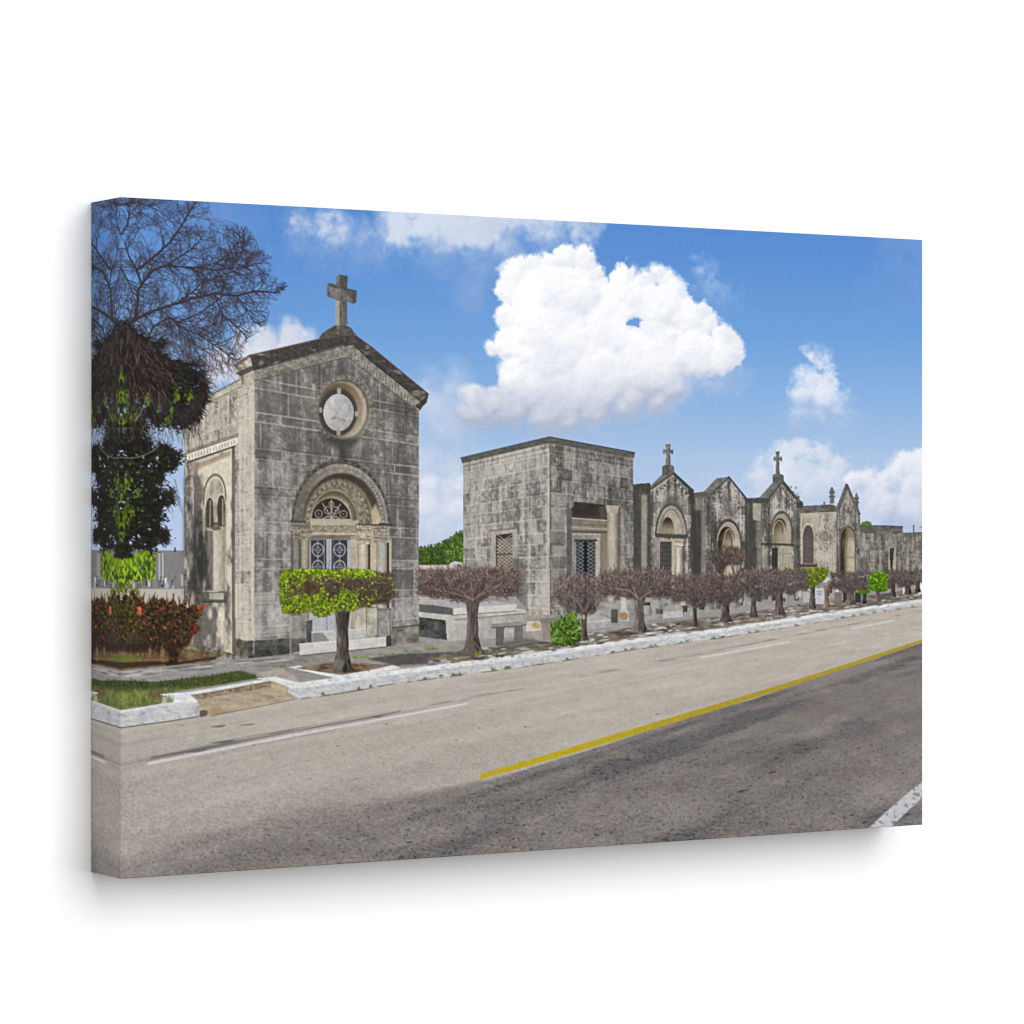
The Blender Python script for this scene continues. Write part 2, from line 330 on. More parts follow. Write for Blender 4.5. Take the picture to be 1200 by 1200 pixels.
paint(yl, [6.4, 7.2, 7.6, 6.9, 6, 5, 3.8], lambda X, Y: np.array((184, 164, 22), np.float32) + sstep(640, 900, X)[..., None] * np.array((-18, -18, 28), np.float32), 'printed yellow centre line of the road', .12, 1)
paint([(820, 771), (870, 762), (926, 752)], [2.4, 2.2, 2], (206, 204, 202), 'middle printed white lane dash', .4, 3, .9)
paint([(997, 737), (1020, 732.5), (1048, 727)], [1.8, 1.7, 1.6], (206, 204, 202), 'small far printed white lane dash', .3, 4, .85)
p_wl = part('printed_lane_line', P_ROAD, 'broad worn white line in the lower right corner of the print')
fill([(1014, 974), (1040, 950), (1084, 912), (1084, 932), (1062, 952), (1040, 974)], (192, 192, 196), p_wl, nz=12, nsc=3, soft=.4, mod=lambda X, Y: 1 - .75 * sstep(.22, .5, fbm(X / 4.5, Y / 3, 4, 431) + .08 * (X - Y - 70) / 40))
fill([(176, 887), (230, 875), (300, 861), (400, 843), (470, 832), (470, 835), (400, 848), (300, 867), (230, 881), (176, 890)], (84, 84, 88), None, a=.7, soft=.8, mod=lambda X, Y: sstep(.0, .55, fbm((X + Y * 4) / 22, (Y + X * .19) / 1.7, 4, 421) + .12 * sstep(330, 250, X)))
fill([(170, 893), (240, 881), (330, 863), (470, 838), (470, 842), (330, 870), (240, 888), (170, 896)], (118, 115, 114), None, a=.6, soft=1.2, mod=lambda X, Y: sstep(-.2, .5, fbm((X + Y * 4) / 30, (Y + X * .19) / 2.6, 3, 423)))
for (x, y, l, w_) in [(256, 851, 9, 1.1), (290, 849, 10, .6), (441, 839.5, 7, .9), (262, 869, 14, 1.3), (232, 880, 12, 1.0)]:
    dab(x, y, l, w_, -.12, (86, 86, 90), .6); dab(x + 3, y + .6, l * .6, w_ * .8, -.2, (70, 70, 74), .4)
paint([(173, 895), (260, 878), (360, 859), (460, 840.5), (548, 824.5)], [3.6, 3.6, 3.2, 2.8, 2.2], (208, 206, 204), 'longest printed white lane dash, at the left', .25, 2, .92)
for k in range(140):
    x = R.uniform(140, 1080); y = R.uniform(800 + (1080 - x) * .05, 1030); dab(x, y, R.uniform(.8, 2.6), R.uniform(.4, .9), -.15, (74, 72, 74), R.uniform(.2, .6))
for (x, y, l) in [(870, 927, 14), (905, 905, 10), (480, 987, 9), (603, 993, 7), (636, 978, 6), (520, 1000, 8), (998, 955, 6)]:
    dab(x, y, l / 2, 1.3, -.2, (62, 62, 66), .7)

# ---- pavement and verges
P_PAVE = part('printed_pavement', None, 'printed grey pavement between the tombs and the white kerb')
def pave_col(X, Y):
    n = fbm(X / 14, Y / 3.5, 4, 501) * 16 + fbm(X / 3, Y / 1.5, 3, 511) * 9
    return np.array((148, 145, 141), np.float32) + n[..., None]
fill([(130, 768), (300, 762), (500, 742), (640, 728), (760, 716), (900, 700), (1090, 682), (1090, 706), (940, 728), (840, 742), (740, 755), (640, 772), (540, 786), (466, 795), (350, 812), (320, 806), (130, 822)], pave_col, P_PAVE)
fill([(250, 778), (300, 766), (345, 762), (400, 772), (345, 781), (300, 788)], (104, 102, 102), None, a=.5, soft=3, mod=lambda X, Y: sstep(-.3, .4, fbm(X / 16, Y / 3, 3, 515)))
# left bed
P_BED = part('printed_flower_bed', None, 'printed bare brown flower bed under the red shrubs')
fill([(130, 755), (240, 752), (262, 768), (240, 778), (200, 780), (141, 786), (130, 786)], (112, 90, 62), P_BED, nz=26, nsc=5)
for k in range(130):
    x = R.uniform(136, 250); y = R.uniform(764, 786 - (x - 136) * .06); g = R.uniform(.5, 1.3); dab(x, y, R.uniform(2, 6), R.uniform(.7, 1.6), R.uniform(-.3, .1), (126 * g, 100 * g, 70 * g), .6)
for k in range(70): dab(R.uniform(132, 168), R.uniform(768, 778), 1.6, 1.1, R.random() * 3, (96, 112, 34), .7)
for (x0, y0, x1, y1) in [(136, 782, 198, 777), (140, 778, 188, 776), (196, 779, 252, 771)]: line([(x0, y0), (x1, y1)], 3.4, (44, 32, 24), .75)
fill([(130, 793), (141, 787), (185, 782), (240, 777), (300, 771), (345, 768), (345, 773), (300, 779), (240, 786), (141, 797), (130, 797)], (150, 148, 146), P_PAVE, nz=18, nsc=4)
for k in range(26):
    x = R.uniform(140, 330); y = np.interp(x, [140, 345], [791, 771]) + R.uniform(-3, 3); dab(x, y, R.uniform(6, 18), R.uniform(.6, 1.3), -.09, (92, 92, 94) if k % 2 else (188, 186, 184), .6)
P_LAWN = part('printed_lawn', None, 'printed strip of mown green grass inside the white kerb')
def grass(X, Y):
    n = fbm(X / 2.2, Y / 2.6, 3, 521); m_ = fbm(X / 14, Y / 6, 3, 531)
    sh = sstep(806, 812, Y + (X - 141) * .05)
    c = np.array((62, 76, 38), np.float32) + (np.array((120, 126, 70), np.float32) - np.array((62, 76, 38), np.float32)) * (sh * .85 + .25 * m_)[..., None]
    return c + (n * 34)[..., None] * np.array((1, 1, .6), np.float32)
fill([(130, 790), (141, 797), (180, 799), (240, 793), (282, 786), (303, 794), (260, 802), (215, 809), (188, 814), (190, 824), (141, 834), (130, 836)], grass, P_LAWN)
for k in range(1500):
    x = R.uniform(136, 300); yt_ = np.interp(x, [136, 180, 240, 282, 303], [794, 798, 792, 786, 793]); yb_ = np.interp(x, [136, 190, 200, 303], [834, 822, 811, 795])
    if yb_ <= yt_: continue
    y = R.uniform(yt_, yb_); g = R.uniform(.55, 1.35) * (1.3 if y > 812 else .85)
    line([(x, y), (x + R.uniform(-.8, .8), y - R.uniform(.7, 1.8))], .8, (86 * g, 96 * g, 48 * g), .55, P_LAWN)
for k in range(60): dab(R.uniform(174, 192), R.uniform(808, 818), R.uniform(1, 3), .9, R.random() * 3, (104, 78, 58), .4)
# recess between the kerbs
P_DIRT = part('printed_dirt_apron', None, 'printed bare sandy gap in the white kerb')
def dirt(X, Y):
    n = fbm(X / 12, Y / 4, 4, 541) * 22 + fbm(X / 3, Y / 2, 3, 551) * 12
    return np.array((170, 155, 133), np.float32) + (n + 16 * fbm(X / 18, Y / 3, 3, 543))[..., None] * np.array((1, .95, .88), np.float32)
fill([(212, 815), (320, 797), (345, 806), (352, 819), (300, 829), (248, 840), (232, 838)], dirt, P_DIRT)
fill([(212, 814), (318, 797), (318, 806), (270, 813), (232, 820)], lambda X, Y: np.array((138, 122, 102), np.float32) + (fbm(X / 3, Y / 2, 3, 556) * 46)[..., None], part('printed_stone_edge', P_DIRT), soft=.4)
fill([(318, 797), (346, 806), (346, 814), (318, 806)], (182, 164, 138), None, nz=26, nsc=3)
line([(250, 838), (300, 829), (345, 819.5)], 1.2, (120, 106, 90), .6)
dab(238, 836, 6, 4, -.3, (84, 74, 68), .85); dab(252, 834, 9, 2, -.2, (176, 140, 96), .6); dab(316, 818, 6, 2, -.2, (140, 112, 90), .5)

def whitewash(X, Y):
    n = fbm(X / 8, Y / 3, 4, 561) * 22 + fbm(X / 2.4, Y / 1.4, 3, 571) * 16 - sstep(.15, .5, fbm(X / 6, Y / 2.4, 4, 563)) * 16
    return np.array((194, 194, 197), np.float32) + n[..., None]
def topwash(X, Y):
    n = fbm(X / 8, Y / 3, 4, 566) * 18 + fbm(X / 2.4, Y / 1.4, 3, 576) * 15
    return np.array((220, 220, 221), np.float32) + (n - sstep(.2, .5, fbm(X / 7, Y / 2.4, 4, 568)) * 18)[..., None]
P_KERB = part('printed_kerb', None, 'printed whitewashed kerb running along the far side of the road')
P_KL = part('printed_kerb', None, 'short printed whitewashed kerb around the lawn at the left')
fill([(187, 813.5), (215, 811.5), (224, 815), (232, 822), (226, 826), (205, 824), (201, 818)], topwash, P_KL)
fill([(130, 834.5), (141, 832.5), (175, 828), (207, 823), (226, 822), (233, 825), (234, 838), (200, 844), (170, 848), (141, 852.5), (130, 854)], whitewash, P_KL)
fill([(141, 832.5), (175, 827), (207, 822), (230, 821), (232, 824), (207, 825), (175, 830), (141, 835.5)], topwash, P_KL, a=.8, soft=.5)
line([(141, 853), (170, 849), (200, 845), (232, 840)], 1.4, (86, 78, 66), .7); dab(231, 832, 2.4, 6, .2, (150, 152, 144), .6)
for k in range(40): dab(R.uniform(141, 232), R.uniform(829, 848), R.uniform(.8, 2), .7, R.random() * 3, (170, 168, 168), .4)
fill([(206, 813), (260, 804.5), (317, 794.5), (322, 797), (262, 808), (214, 816)], topwash, P_KL)
for k in range(5): line([(196 + k * 1.4, 823), (196 + k * 1.6 + R.uniform(-2, 2), 815)], 1.1, (84, 112, 50), .8)
# main kerb: front face and top
kx = [338, 350, 400, 466, 540, 590, 640, 690, 740, 790, 840, 886, 933, 980, 1030, 1090]
kt = [806, 801, 794, 785.5, 776.5, 770.5, 764, 756.5, 749.5, 744, 738, 731, 724, 717, 710, 702]
kb = [812, 818.5, 812, 800, 790.5, 784, 777, 769, 761, 754.5, 747.8, 740.5, 733, 725, 717, 708]
fill(list(zip(kx, kt)) + list(zip(kx, kb))[::-1], whitewash, P_KERB)
fill([(300, 789), (330, 783), (345, 792), (352, 800), (338, 806), (318, 797)], (168, 158, 150), P_PAVE, nz=18, nsc=4)
fill(list(zip(kx[1:], [y - 1.0 for y in kt[1:]])) + list(zip(kx[1:], [t + (b - t) * .34 for t, b in zip(kt[1:], kb[1:])]))[::-1], topwash, P_KERB, soft=.5)
fill([(300, 795), (322, 793), (352, 800), (352, 806), (340, 806), (320, 798)], topwash, P_KERB)
for (pts) in ([(338, 782), (350, 780), (405, 789), (394, 795), (386, 793)], [(386, 791), (400, 795), (470, 783), (462, 779), (440, 782)]):
    fill(pts, topwash, P_KERB)
for k in range(110):
    x = R.uniform(352, 1078); y = np.interp(x, kx, kb); s_ = np.interp(x, [350, 1080], [1, .45])
    dab(x, y + .6, R.uniform(3, 9) * s_, .9 * s_, -.14, (104, 96, 84), .55)
    if k % 3 == 0:
        for q in range(4): dab(x + R.uniform(-2, 2), y - R.uniform(0, 3) * s_, 1.0 * s_ + .3, 1.4 * s_, R.random() * 3, (98, 112, 60), .7)
for k in range(150):
    x = R.uniform(352, 1078); t0, b0 = np.interp(x, kx, kt), np.interp(x, kx, kb); y = R.uniform(t0, b0); dab(x, y, R.uniform(1, 3), R.uniform(.5, 1), -.14, (160, 156, 152), .5)
# planting plots, rubble and shade between pavement and kerb
P_PLOT = part('printed_planting_plots', None, 'printed earth plots and broken white edging under the clipped trees')
fill([(345, 783), (386, 776), (462, 779), (440, 784), (400, 791)], (132, 116, 100), P_PLOT, nz=24, nsc=4)
fill([(430, 772), (470, 766), (532, 764), (528, 772), (500, 778), (464, 780)], (84, 80, 80), P_PLOT, nz=12, nsc=4, soft=.8)
fill([(500, 772), (545, 764), (600, 756), (648, 748), (700, 742), (760, 732), (840, 722), (900, 714), (1000, 700), (1085, 688), (1085, 700), (1030, 708), (933, 722), (840, 736), (740, 748), (640, 762), (540, 775)], lambda X, Y: np.array((118, 111, 104), np.float32) + (fbm(X / 9, Y / 2.6, 4, 581) * 54)[..., None], P_PLOT, soft=.6)
for k in range(420):
    x = R.uniform(500, 1080); y0_ = np.interp(x, [500, 640, 760, 900, 1080], [771, 748, 732, 714, 689]); y1_ = np.interp(x, kx, kt); y = R.uniform(y0_, y1_); s_ = np.interp(x, [500, 1080], [1, .5])
    q = R.random(); col = (210, 208, 204) if q < .42 else ((60, 54, 52) if q < .7 else ((128, 96, 66) if q < .88 else (92, 104, 56)))
    dab(x, y, R.uniform(2, 9) * s_, R.uniform(.7, 1.9) * s_, -.13, col, R.uniform(.4, .85))
for k in range(60): dab(R.uniform(345, 500), R.uniform(770, 774) - (0), R.uniform(3, 8), 1, -.12, (110, 128, 50), .0)
for (x, y, l) in [(327, 781, 8), (362, 774, 14), (425, 770.5, 10), (455, 767, 12), (482, 763, 12), (505, 760, 10), (660, 743, 8), (670, 745, 8)]:
    for q in range(14): dab(x + R.uniform(-l, l), y + R.uniform(-1.4, 1.4) - .0, R.uniform(1, 2.4), .8, R.random(), (104 + R.uniform(-20, 20), 124 + R.uniform(-20, 20), 50), .7)
# ================================================================== chapel
def arr(*c): return np.array(c, np.float32)
P_CH = part('printed_chapel', None, 'tall printed stone chapel with a cross on its gable')
P_CHS = part('printed_side_wall', P_CH, 'sunlit side wall of the printed chapel'); P_CHF = part('printed_front_wall', P_CH, 'grey front wall of the printed chapel')
WS = Wall((215.5, 484), (298, 446), (298, 768), (215.5, 757), 4.2, 6.0)
WF = Wall((298, 446), (490.5, 481), (490.5, 753), (298, 769), 4.1, 6.0)
def side_shade(u, v):
    s = .75 * sstep(1.5, .2, u) * sstep(1.0, 2.2, v) * (.6 + .8 * fbm(u * 4, v * .8, 3, 611))
    s = s + .5 * sstep(2.6, 3.6, v) * sstep(2.6, 1.0, u) * (.4 + fbm(u * 3, v * 1.2, 3, 612)) - .22
    return s + .4 * sstep(1.2, .4, v) * sstep(0, 1, fbm(u * 1.5, v * 1.5, 3, 613) + .4) - .25 * sstep(3.1, 3.8, u)
stS = masonry(WS, 601, [.3, .52], 1.0, (214, 204, 184), (164, 155, 141), (76, 72, 67), (216, 208, 190), amp=14, mort=.45, streak=.55, shade=side_shade, mw=.03, wear=-.08)
quad((215.5, 484), (298, 446), (298, 769), (215.5, 759), stS, P_CHS)
def front_shade(u, v):
    s = .34 * sstep(1.2, 0, v) * sstep(-.3, .5, fbm(u * 1.3, v * 2.0, 3, 621)) - .34 * sstep(4.4, 5.3, v) + .18
    s = s + .75 * np.exp(-(((u - 2.15) / .35) ** 2 + ((v - 1.55) / .28) ** 2)) + .25 * np.exp(-((u - 3.3) / .5) ** 2)
    return s - .12 * sstep(2.4, 3.4, v) * sstep(1.4, .2, u)
stF = masonry(WF, 624, [.22, .56], 1.15, (188, 183, 175), (131, 127, 122), (76, 74, 73), (196, 188, 174), amp=18, mort=.75, streak=.5, shade=front_shade, mw=.028, wear=-.09, tw=.62, nf=1.0)
fill([(298, 446), (298, 445), (405, 414), (491, 480), (490.5, 753), (298, 769)], stF, P_CHF)
# base course
P_PL = part('printed_plinth', P_CH)
fill([(290, 751), (340, 747), (340, 766), (291, 771.5)], lambda X, Y: arr(74, 72, 68) + (fbm(X / 7, Y / 5, 4, 631) * 44)[..., None], P_PL)
line([(290, 751), (340, 747)], 1.2, (150, 144, 132), .7)
fill([(457, 737), (491.5, 733), (491.5, 753), (457, 757.5)], lambda X, Y: arr(124, 118, 108) + (fbm(X / 6, Y / 6, 4, 633) * 46)[..., None], P_PL); line([(457, 736), (492, 732.5)], 1.8, (66, 62, 58), .8)
fill([(215, 742), (272, 746), (290, 752), (290, 771), (215, 760)], lambda X, Y: arr(134, 124, 104) + (fbm(X / 4, Y / 9, 4, 635) * 52)[..., None], P_PL)
for k in range(26): dab(R.uniform(228, 294), R.uniform(752, 768), R.uniform(1.2, 2.6), R.uniform(3, 7), R.uniform(-.1, .1), (70, 66, 52), .55)
line([(297.6, 450), (297.4, 766)], 1.6, (196, 190, 176), .55)
# side wall: recessed panel, little cornice, twin lancet window
P_SW = part('printed_side_window', P_CH, 'arched recess with twin lancets in the sunlit side wall')
def warm(X, Y):
    w = fbm(X / 7, Y / 16, 4, 641); d = sstep(-.05, .75, w + .95 * sstep(254, 228, X) * sstep(545, 600, Y) + .35 * sstep(600, 660, Y) * sstep(268, 246, X))
    return arr(220, 207, 180) + (arr(84, 80, 76) - arr(220, 207, 180)) * d[..., None] * .9 + (fbm(X / 2.5, Y / 3, 3, 642) * 12)[..., None]
fill([(227, 543), (273, 525), (273.5, 766), (227, 755)], warm, None, a=.9)
fill([(271.5, 524), (275.5, 522), (275.8, 766), (271.8, 765)], lambda X, Y: arr(96, 90, 80) + (fbm(X / 3, Y / 9, 3, 643) * 26)[..., None], None, a=.85)
fill([(226, 545), (270, 528), (270, 534), (226, 552)], (150, 128, 96), None, a=.7, soft=.8)
P_CO = part('printed_cornice', P_CH)
fill([(219, 532), (278.5, 511.5), (279, 519), (272, 524), (219, 541)], lambda X, Y: arr(222, 214, 196) + (fbm(X / 3, Y / 3, 3, 644) * 26)[..., None], P_CO)
line([(219, 531.5), (279, 511)], 1.4, (122, 78, 62), .8)
for k in range(16): seg(222 + k * 3.5, 534.5 - k * 1.2, 222 + k * 3.5, 538 - k * 1.2, 1.1, 1.1, (120, 112, 98), .6)
line([(222, 541), (275, 523)], 2.2, (62, 56, 48), .85); line([(220, 529), (279, 508.5)], 2.6, (96, 90, 80), .5)
fill(arch(237.5, 592, 265.5, 588, 554.5, pw=.75) + [(266, 692), (238, 694)], lambda X, Y: arr(176, 164, 140) + (fbm(X / 4, Y / 8, 3, 645) * 40)[..., None], P_SW)
line(arch(238.5, 592, 264.5, 588, 556.5, pw=.75), 1.6, (104, 94, 78), .85); line(arch(240.5, 592, 263, 588, 560, pw=.75), 1.4, (222, 210, 186), .8)
fill(arch(241, 594, 250, 593, 583, pw=.8) + [(250.5, 618), (241, 618)], (66, 58, 46), None, a=.9, soft=.5); fill(arch(254.5, 591, 264, 590, 580, pw=.8) + [(264, 617), (255, 617)], (62, 54, 44), None, a=.9, soft=.5)
line(arch(241, 594, 250.5, 593, 582.5, pw=.8), 1.1, (216, 204, 178), .7); line(arch(254.5, 591, 264, 590, 579.5, pw=.8), 1.1, (216, 204, 178), .7)
line([(246.5, 587), (246, 616)], 1.4, (188, 170, 130), .7); line([(261, 585), (261, 615)], 1.4, (196, 176, 134), .8)
dab(253, 619, 6, 2.4, 0, (104, 94, 80), .9); dab(252, 614, 4, 2, 0, (70, 64, 54), .8)
rect(250.5, 622, 260.5, 692, lambda X, Y: arr(198, 188, 166) + ((255 - X) * 3.2)[..., None] + (fbm(X / 3, Y / 10, 3, 647) * 20)[..., None], None, a=.9)
rect(240, 622, 249.5, 692, lambda X, Y: arr(108, 102, 92) + (fbm(X / 2.5, Y / 10, 3, 648) * 40)[..., None], None, a=.8); rect(261.5, 600, 264, 692, (146, 134, 112), None, a=.6)
rect(229, 694, 266, 704.5, (96, 92, 82), part('printed_sill', P_CH), nz=24, nsc=3); rect(245, 695, 262, 702.5, (172, 168, 152), None, nz=16); rect(236, 704, 266, 706.5, (56, 52, 46), None, a=.7)
fill([(216, 560), (226, 556), (232, 690), (216, 700)], (46, 46, 47), None, a=.8, soft=2.2, mod=lambda X, Y: sstep(-.45, .3, fbm(X / 6, Y / 22, 3, 649)))
fill([(228, 600), (240, 596), (246, 690), (230, 700)], (44, 44, 45), None, a=.85, soft=2.2, mod=lambda X, Y: sstep(-.45, .3, fbm(X / 5, Y / 18, 3, 651)))
# eaves of the side
P_RF = part('printed_roof_cornice', P_CH, 'dark weathered cornice and eaves of the printed chapel')
fill([(214.5, 481), (283, 444), (298, 440), (298, 452), (283, 455), (214.5, 489)], lambda X, Y: arr(186, 178, 160) + (fbm(X / 5, Y / 3, 4, 653) * 30)[..., None], P_RF)
line([(214, 480.5), (283, 443.5)], 1.4, (112, 78, 66), .85); line([(215, 487), (284, 452.5)], 1.1, (98, 90, 78), .7); line([(215, 484), (283, 448)], .8, (214, 206, 188), .6)
# raking cornice
stR = lambda X, Y: arr(66, 63, 59) + (sstep(.15, .6, fbm(X / 9, Y / 5, 4, 655)) * 56 + fbm(X / 2.6, Y / 2.6, 3, 656) * 20)[..., None]
stR2 = lambda X, Y: arr(136, 130, 118) + (fbm(X / 5, Y / 4, 4, 657) * 42 + fbm(X / 1.6, Y / 1.6, 2, 658) * 26)[..., None]
fill([(297, 433), (350, 419), (398, 405), (414, 403), (430, 414), (491, 472), (491, 482), (430, 436), (408, 418.5), (398, 419.5), (298, 446)], stR2, P_RF)
fill([(412, 398), (502, 466), (492, 482), (430, 436), (408, 412)], stR2, P_RF)
fill([(292, 416.5), (376, 397), (413, 391), (420, 395), (436, 408), (502, 462), (500, 471), (494, 471), (430, 420.5), (414, 403.5), (398, 405), (350, 419), (297, 434)], stR, P_RF)
line([(274, 428), (292, 416.5), (376, 397), (413, 391)], 1.7, (110, 70, 58), .8); line([(413, 391), (436, 407.5), (502, 462)], 1.7, (92, 48, 42), .8)
line([(297, 434), (350, 420), (398, 406), (413, 404)], 1.2, (44, 42, 40), .6); line([(416, 406), (494, 472)], 1.2, (44, 42, 40), .6)
line([(298, 446.5), (400, 420), (408, 419)], 1.1, (84, 80, 74), .7); line([(408, 419), (430, 436), (490, 482)], 1.1, (84, 80, 74), .7)
for k in range(34):
    t = k / 33; x = 302 + t * 98; y = 440 - t * 26.5; seg(x, y, x + .6, y + 3, 1.1, 1.1, (78, 74, 68), .55)
for k in range(40):
    t = k / 39; x = 418 + t * 70; y = 417 + t * 57; seg(x, y, x + .8, y + 4, 1.2, 1.2, (88, 82, 74) if k % 2 else (190, 182, 166), .6)
fill([(276, 429), (293, 418), (297, 434), (298, 446), (284, 449), (276, 438)], lambda X, Y: arr(190, 182, 164) + (fbm(X / 4, Y / 3, 3, 659) * 34)[..., None], P_RF)
fill([(276, 437), (296, 428), (297, 434), (282, 441)], (72, 70, 58), None, a=.85); line([(284, 441), (284, 450)], 1.4, (70, 66, 56), .7); line([(276, 429), (293, 418)], 1.6, (96, 72, 62), .9)
fill([(494, 470), (502, 463), (500, 472), (492, 480), (486, 476)], (62, 58, 54), P_RF, nz=20)
# cross
P_CR = part('printed_cross', P_CH, 'mossy stone cross on top of the chapel gable')
fill([(374, 396.5), (377, 391), (384, 386), (393, 381), (402, 380), (411, 383.5), (414, 388), (420, 395), (413, 392.5)], lambda X, Y: arr(92, 82, 74) + (fbm(X / 4, Y / 3, 3, 661) * 34)[..., None], P_CR); line([(396, 380), (396, 391)], 1.4, (148, 134, 118), .6)
stC = lambda X, Y: arr(104, 103, 103) + (fbm(X / 3, Y / 4, 4, 663) * 42 + fbm(X / 1.4, Y / 1.4, 2, 664) * 12)[..., None]
fill([(394, 323.5), (398, 321.5), (407.5, 323.5), (407, 338), (418, 340.5), (417.5, 354.5), (413, 356), (406.5, 353), (407.3, 380), (398, 382), (393.3, 380), (394.4, 351), (383, 347.5), (383, 333.5), (386.5, 331.5), (394, 334)], stC, P_CR)
fill([(398, 322), (407.5, 323.5), (407, 338), (418, 340.5), (417.5, 354.5), (413, 356), (412.5, 342.5), (398.5, 337)], (66, 66, 60), None, a=.65, soft=.4)
fill([(383, 333.5), (386.5, 331.5), (399, 335.5), (399, 339), (386.5, 336)], (70, 68, 62), None, a=.6); fill([(386.5, 336), (398, 339.5), (398, 351), (386.5, 347)], (136, 132, 118), None, a=.5, nz=20, nsc=3)
fill([(393.6, 353), (398, 352), (398, 382), (393, 380)], (178, 172, 156), None, a=.75); fill([(402, 353), (407, 353), (407.3, 380), (402, 381)], (84, 80, 72), None, a=.5, soft=.5)
# round window with medallion
P_OC = part('printed_round_window', P_CH, 'round moulded window holding a white medallion')
fill(ell(403, 480, 34.5, 40.5), lambda X, Y: arr(126, 118, 104) + (fbm(X / 4, Y / 4, 4, 671) * 36)[..., None] - sstep(497, 515, Y)[..., None] * 26, P_OC)
for k in range(64):
    t = 2 * math.pi * k / 64; x, y = 403 + 32.3 * math.cos(t), 480 + 38 * math.sin(t); dab(x, y, 1.3, 1.3, 0, (84, 79, 72) if k % 2 else (160, 152, 137), .55)
line(ell(402.5, 480.5, 29, 35) + [(431.5, 480.5)], 1.4, (84, 76, 66), .8)
fill(ell(401.5, 481, 28, 34), lambda X, Y: arr(150, 136, 112) + ((X - 396) * 1.1 + (Y - 482) * .2)[..., None] + (fbm(X / 5, Y / 5, 3, 673) * 16)[..., None], P_OC)
fill(ell(399.5, 480, 25.5, 31), lambda X, Y: arr(136, 112, 82) + ((Y - 476) * .9 + (X - 400) * .8)[..., None], None, soft=.8)
for k in range(7): line(ell(403, 480, 26.5 + k * .9, 33 + k * .9, 14, .1, 1.5), .8, (90, 84, 74) if k % 2 else (190, 182, 164), .6)
fill(ell(396.3, 483, 22.6, 28), (66, 62, 59), P_OC, soft=.8)
P_MD = part('printed_medallion', P_CH, 'white carved medallion inside the round window')
fill(ell(396.8, 483.4, 17.8, 21.8), lambda X, Y: arr(180, 178, 179) - ((X - 396) * .8 + (Y - 483) * .35)[..., None] + (fbm(X / 5, Y / 5, 4, 675) * 15)[..., None], P_MD)
for (x, y, w_, h_) in [(397.3, 458.5, 4, 4.4), (375.6, 480.5, 3, 4), (418, 485, 3, 4), (396.8, 506.5, 4, 5)]: rect(x - w_ * .6, y - h_ * .8, x + w_ * .6, y + h_ * .8, (152, 150, 149), P_MD)
line(ell(396.5, 483, 15.6, 19.4) + [(412.1, 483)], .9, (166, 164, 166), .7)
fill(ell(397, 473, 3.4, 5), (170, 168, 170), None, a=.7, soft=.4); line([(393, 480), (397, 478), (402, 481), (400, 489)], 1.2, (160, 158, 160), .7); line([(388, 492), (393, 488), (398, 491), (404, 494)], 2.0, (148, 142, 138), .7); line([(393, 474), (393.6, 468)], .9, (140, 138, 140), .6); line([(400.6, 476), (400.4, 468)], .9, (140, 138, 140), .6)
dab(391, 490, 3, 2, .3, (140, 130, 122), .7); dab(403, 492, 3.4, 1.6, .6, (150, 138, 128), .6)
# streak of soot between the window and the portal
fill([(380, 512), (424, 514), (412, 524), (406, 530), (406, 548), (398, 548), (398, 530), (388, 522)], (54, 52, 50), None, a=.75, soft=2.2)
# portal
P_PO = part('printed_portal', P_CH, 'round-arched carved portal of the printed chapel')
dk = lambda X, Y: arr(78, 75, 70) + (fbm(X / 3, Y / 3, 4, 681) * 34)[..., None]
gold = lambda X, Y: arr(146, 126, 96) + (fbm(X / 5, Y / 5, 3, 683) * 22)[..., None] - (sstep(585, 556, Y) * 40)[..., None]
fill(arch(341.5, 612, 457.5, 616, 538.5) + [(458, 634), (341, 632)], dk, P_PO)
for k in range(46):
    t = math.pi * (k + .5) / 46; x = 399.5 - 56.6 * math.cos(t); y = 614 + (x - 399) * .034 - 73.5 * math.sin(t); dab(x, y, 1.4, 1.4, 0, (142, 135, 122) if k % 2 else (60, 57, 54), .5 if x > 398 else .25)
fill(arch(344.5, 612, 455, 616, 543.5) + [(455, 620), (344.5, 618)], lambda X, Y: arr(144, 138, 124) + (sstep(396, 352, X) * -34 + fbm(X / 3.4, Y / 3.4, 4, 685) * 26)[..., None], P_PO)
for k in range(40):
    t = math.pi * (.5 + .5 * (k + .5) / 40); x = 399.5 - 49.5 * math.cos(t); y = 615 - 66 * math.sin(t); dab(x, y, 1.3, 1.3, 0, (104, 98, 88) if k % 2 else (186, 178, 162), .6)
line(arch(349.5, 612, 451, 616, 548.5), 1.2, (110, 104, 92), .6)
fill(arch(356, 612, 445, 616, 554.5) + [(445, 640), (356, 638)], gold, P_PO)
fill(arch(356, 606, 445, 606, 554.5) + arch(357, 612, 438, 612, 561)[::-1], (58, 48, 38), None, a=.85, soft=1.0)
fill([(440, 590), (445.5, 604), (445.5, 640), (434, 640), (434, 600)], lambda X, Y: arr(206, 186, 140) + ((X - 440) * 3)[..., None], None, a=.85, soft=1.2)
fill(arch(357, 612, 436, 615, 561) + [(436, 640), (357, 638)], lambda X, Y: arr(132, 120, 98) + (fbm(X / 2.4, Y / 2.4, 3, 687) * 44)[..., None], None)
for k in range(36):
    t = math.pi * (k + .5) / 36; x = 396.5 - 36 * math.cos(t); y = 614 - 47.5 * math.sin(t); dab(x, y, 1.6, 1.2, t, (78, 68, 56) if k % 2 else (180, 164, 136), .55)
line(arch(358, 612, 435, 615, 562), 1.2, (96, 84, 66), .7)
fill(arch(364, 612, 420, 614, 574) + [(420, 640), (364, 638)], lambda X, Y: arr(176, 162, 136) - (sstep(592, 576, Y) * 60)[..., None] + (fbm(X / 5, Y / 5, 3, 689) * 12)[..., None], None)
